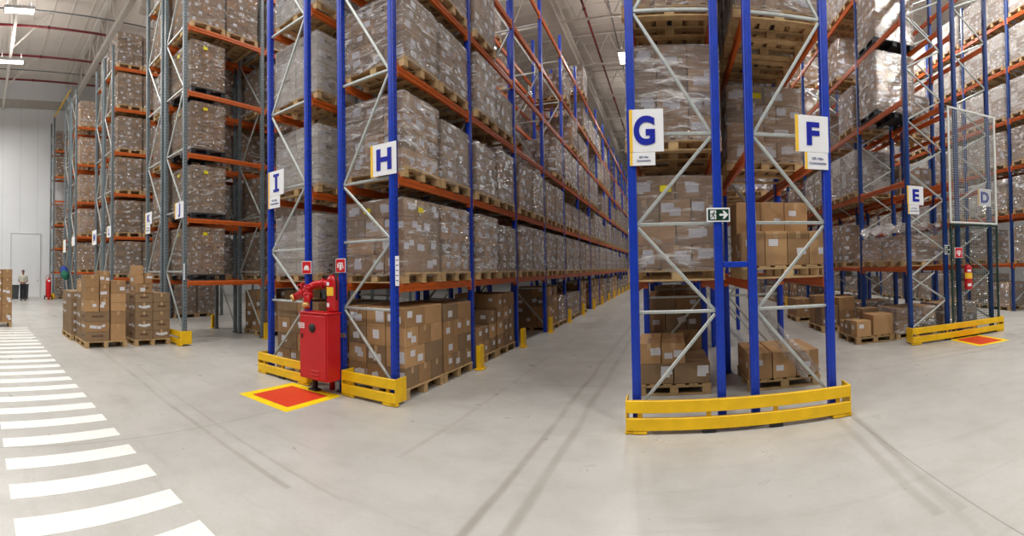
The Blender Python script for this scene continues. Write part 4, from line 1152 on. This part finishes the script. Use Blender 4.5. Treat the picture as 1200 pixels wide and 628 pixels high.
# ------------------------------------------------------------------ left background
b = MB(); rg = random.Random(8)
for k, (z0, z1, m) in enumerate(((1.42, 1.95, 'tarpblue'), (1.26, 1.74, 'tarpgreen'))):
    n = 12; vs = []; rowz = [z0 + (z1 - z0) * i / 6 for i in range(7)]
    for i, zz in enumerate(rowz):
        rr = .1 + .24 * math.sin(PI * (i + .6) / 7.2)
        for a in range(n): 
            q = rr * (1 + .3 * math.sin(a * 2.6 + i * .6 + k) + rg.uniform(-.12, .12)); vs.append((q * math.cos(2 * PI * a / n) + (.1 - .5 * (zz - 1.5) + (.14 if k else -.06)), q * .5 * math.sin(2 * PI * a / n), zz))
    fs = [(i * n + a, i * n + (a + 1) % n, (i + 1) * n + (a + 1) % n, (i + 1) * n + a) for i in range(6) for a in range(n)] + [tuple(range(n)), tuple(6 * n + a for a in range(n))]
    b.add(vs, fs, M[m], True)
tag(b.build('hanging_bag', None, (-21.5, 4.2, 0)), 'blue and green cloth bundle hanging on the narrow-load rack', 'bag')
for i, (x, y, h) in enumerate(((-26.4, 2.15, .86), (-26.4, 2.72, .92))):
    t = thing('waste_bin', (x, y, 0), ('dark grey bin behind the person, nearer the walkway', 'dark grey bin behind the person, beside the racks')[i], 'bin', 'dark bins by the end wall')
    b = MB(); b.add([(sx * (.2 + .04 * k), sy * (.2 + .04 * k), .03 + k * (h - .1)) for k in (0, 1) for sx, sy in ((-1, -1), (1, -1), (1, 1), (-1, 1))], [(0, 1, 2, 3), (0, 1, 5, 4), (1, 2, 6, 5), (2, 3, 7, 6), (3, 0, 4, 7), (4, 5, 6, 7)], M['bin']); b.box((0, 0, .016), (.36, .36, .03), M['bin'], .01); b.build('body', t)
    b = MB(); b.box((0, 0, h - .045), (.52, .52, .05), M['bin'], .015); b.box((.26, 0, h - .03), (.05, .24, .03), M['bin'], .008); b.build('lid', t)
# ------------------------------------------------------------------ the person standing by the end wall
def skin(name, verts, edges, radii, m, parent=None, sub=1):
    me = bpy.data.meshes.new(name); me.from_pydata(verts, edges, [])
    o = bpy.data.objects.new(name, me); COL.objects.link(o)
    sk = o.modifiers.new('s', 'SKIN'); sk.use_smooth_shade = True
    sv = me.skin_vertices[0].data
    for i, r in enumerate(radii):
        sv[i].radius = r if isinstance(r, tuple) else (r, r)
    sv[0].use_root = True
    ss = o.modifiers.new('u', 'SUBSURF'); ss.levels = sub; ss.render_levels = sub
    dg = bpy.context.evaluated_depsgraph_get(); dg.update()
    res = bpy.data.meshes.new_from_object(o.evaluated_get(dg)); bpy.data.objects.remove(o)
    res.materials.clear(); res.materials.append(m)
    for p in res.polygons: p.use_smooth = True
    res.name = name
    return link(name, res, parent)
person = thing('person', (-25.0, 2.5, 0), 'person in pale checked shirt and dark trousers standing by the end wall, hands held together', 'person', None, PI / 2 - .1)
# local frame: the figure faces -y ; x to its left
V = []; E_ = []; Rr = []
def chain(pts, start=None):
    last = start
    for p, r in pts:
        V.append(p); Rr.append(r); i = len(V) - 1
        if last is not None: E_.append((last, i))
        last = i
    return last
pel = chain([((0, 0, .93), (.15, .11))])
st = chain([((0, .005, 1.08), (.135, .1)), ((0, .01, 1.24), (.155, .11)), ((0, .01, 1.38), (.16, .1))], pel)
nk = chain([((0, .005, 1.46), .062), ((0, -.005, 1.53), .055), ((0, -.015, 1.60), (.072, .088)), ((0, -.015, 1.67), (.07, .086)), ((0, -.01, 1.715), (.045, .055))], st)
for s in (-1, 1):
    sh = chain([((s * .17, .01, 1.395), .06), ((s * .215, .015, 1.36), .052), ((s * .235, .03, 1.22), .043), ((s * .24, .03, 1.1), .038), ((s * .17, -.1, 1.04), .033), ((s * .075, -.19, 1.03), .025), ((s * .045, -.215, 1.02), (.035, .018)), ((s * .015, -.235, 1.0), (.038, .015))], st)
    # five fingers folded over the other hand
    base = Vector((s * .0, -.238, .99))
    for f in range(4):
        L = (.06, .07, .066, .052)[f]
        z = 1.018 - f * .017
        chain([((s * -.015, -.245, z), .009), ((s * (-.015 - L * .5), -.252, z - .004), .0085), ((s * (-.015 - L * .8), -.238, z - .008), .007)], sh)
    chain([((s * .02, -.225, 1.035), .011), ((s * -.01, -.245, 1.05), .009), ((s * -.03, -.25, 1.045), .008)], sh - 0)
    hp = chain([((s * .09, 0, .88), .09), ((s * .105, -.005, .7), .078), ((s * .11, -.01, .5), .058), ((s * .115, .005, .34), .056), ((s * .12, .015, .12), .04), ((s * .12, .01, .06), .042), ((s * .125, -.08, .04), (.042, .03)), ((s * .13, -.16, .03), (.038, .022))], pel)
body = skin('body', V, E_, Rr, M['skin'], person, 1)
# face
b = MB()
b.tube([(0, -.1, 1.655), (0, -.118, 1.625), (0, -.105, 1.615)], .011, M['skin'], 8)
b.build('nose', person)
for s in (-1, 1):
    b = MB(); b.tube([(s * .03, -.092, 1.655), (s * .03, -.099, 1.655)], .009, M['black'], 8); b.build('eye', person)
    b = MB(); b.tube([(s * .074, -.01, 1.665), (s * .083, 0, 1.645), (s * .076, -.005, 1.61)], .012, M['skin'], 8); b.build('ear', person)
b = MB(); b.box((0, -.1, 1.582), (.045, .012, .01), M['darkred'], .003); b.build('mouth', person)
# hair cap
b = MB(); n = 16; vs = []; fs = []
for i in range(7):
    a = PI / 2 * i / 6
    for k in range(n):
        t_ = 2 * PI * k / n; front = max(0, -math.sin(t_))
        zz = 1.665 + .075 * math.sin(a) + (.03 * front - .06 * max(0, math.sin(t_))) * (1 - i / 6)
        rr = math.cos(a) * 1.0 if i < 6 else .02
        vs.append((.084 * rr * math.cos(t_), -.005 + .102 * rr * math.sin(t_), zz))
fs = [(i * n + k, i * n + (k + 1) % n, (i + 1) * n + (k + 1) % n, (i + 1) * n + k) for i in range(6) for k in range(n)] + [tuple(6 * n + k for k in range(n))]
b.add(vs, fs, M['hair'], True); b.build('hair', person)
# shirt with short sleeves
V2 = [(0, 0, .9), (0, .003, 1.08), (0, .01, 1.24), (0, .01, 1.385), (0, .005, 1.45)]; R2 = [(.172, .132), (.152, .117), (.17, .125), (.172, .112), (.075, .07)]
E2 = [(0, 1), (1, 2), (2, 3), (3, 4)]
for s in (-1, 1):
    i = len(V2); V2 += [(s * .17, .01, 1.4), (s * .22, .015, 1.36), (s * .238, .028, 1.24), (s * .24, .03, 1.16)]; R2 += [.072, .066, .06, .062]; E2 += [(3, i), (i, i + 1), (i + 1, i + 2), (i + 2, i + 3)]
skin('shirt', V2, E2, R2, M['shirt'], person, 1)
V3 = [(0, 0, .95)]; R3 = [(.158, .12)]; E3 = []
for s in (-1, 1):
    i = len(V3); V3 += [(s * .09, 0, .87), (s * .105, -.005, .7), (s * .11, -.01, .5), (s * .115, .005, .34), (s * .12, .012, .1)]; R3 += [.1, .09, .074, .07, .066]; E3 += [(0, i), (i, i + 1), (i + 1, i + 2), (i + 2, i + 3), (i + 3, i + 4)]
skin('trousers', V3, E3, R3, M['trousers'], person, 1)
for s in (-1, 1):
    b = MB(); b.box((s * .125, -.06, .018), (.1, .29, .034), M['black'], .012); b.box((s * .122, -.03, .055), (.094, .2, .06), M['black'], .02); b.build('shoe', person)
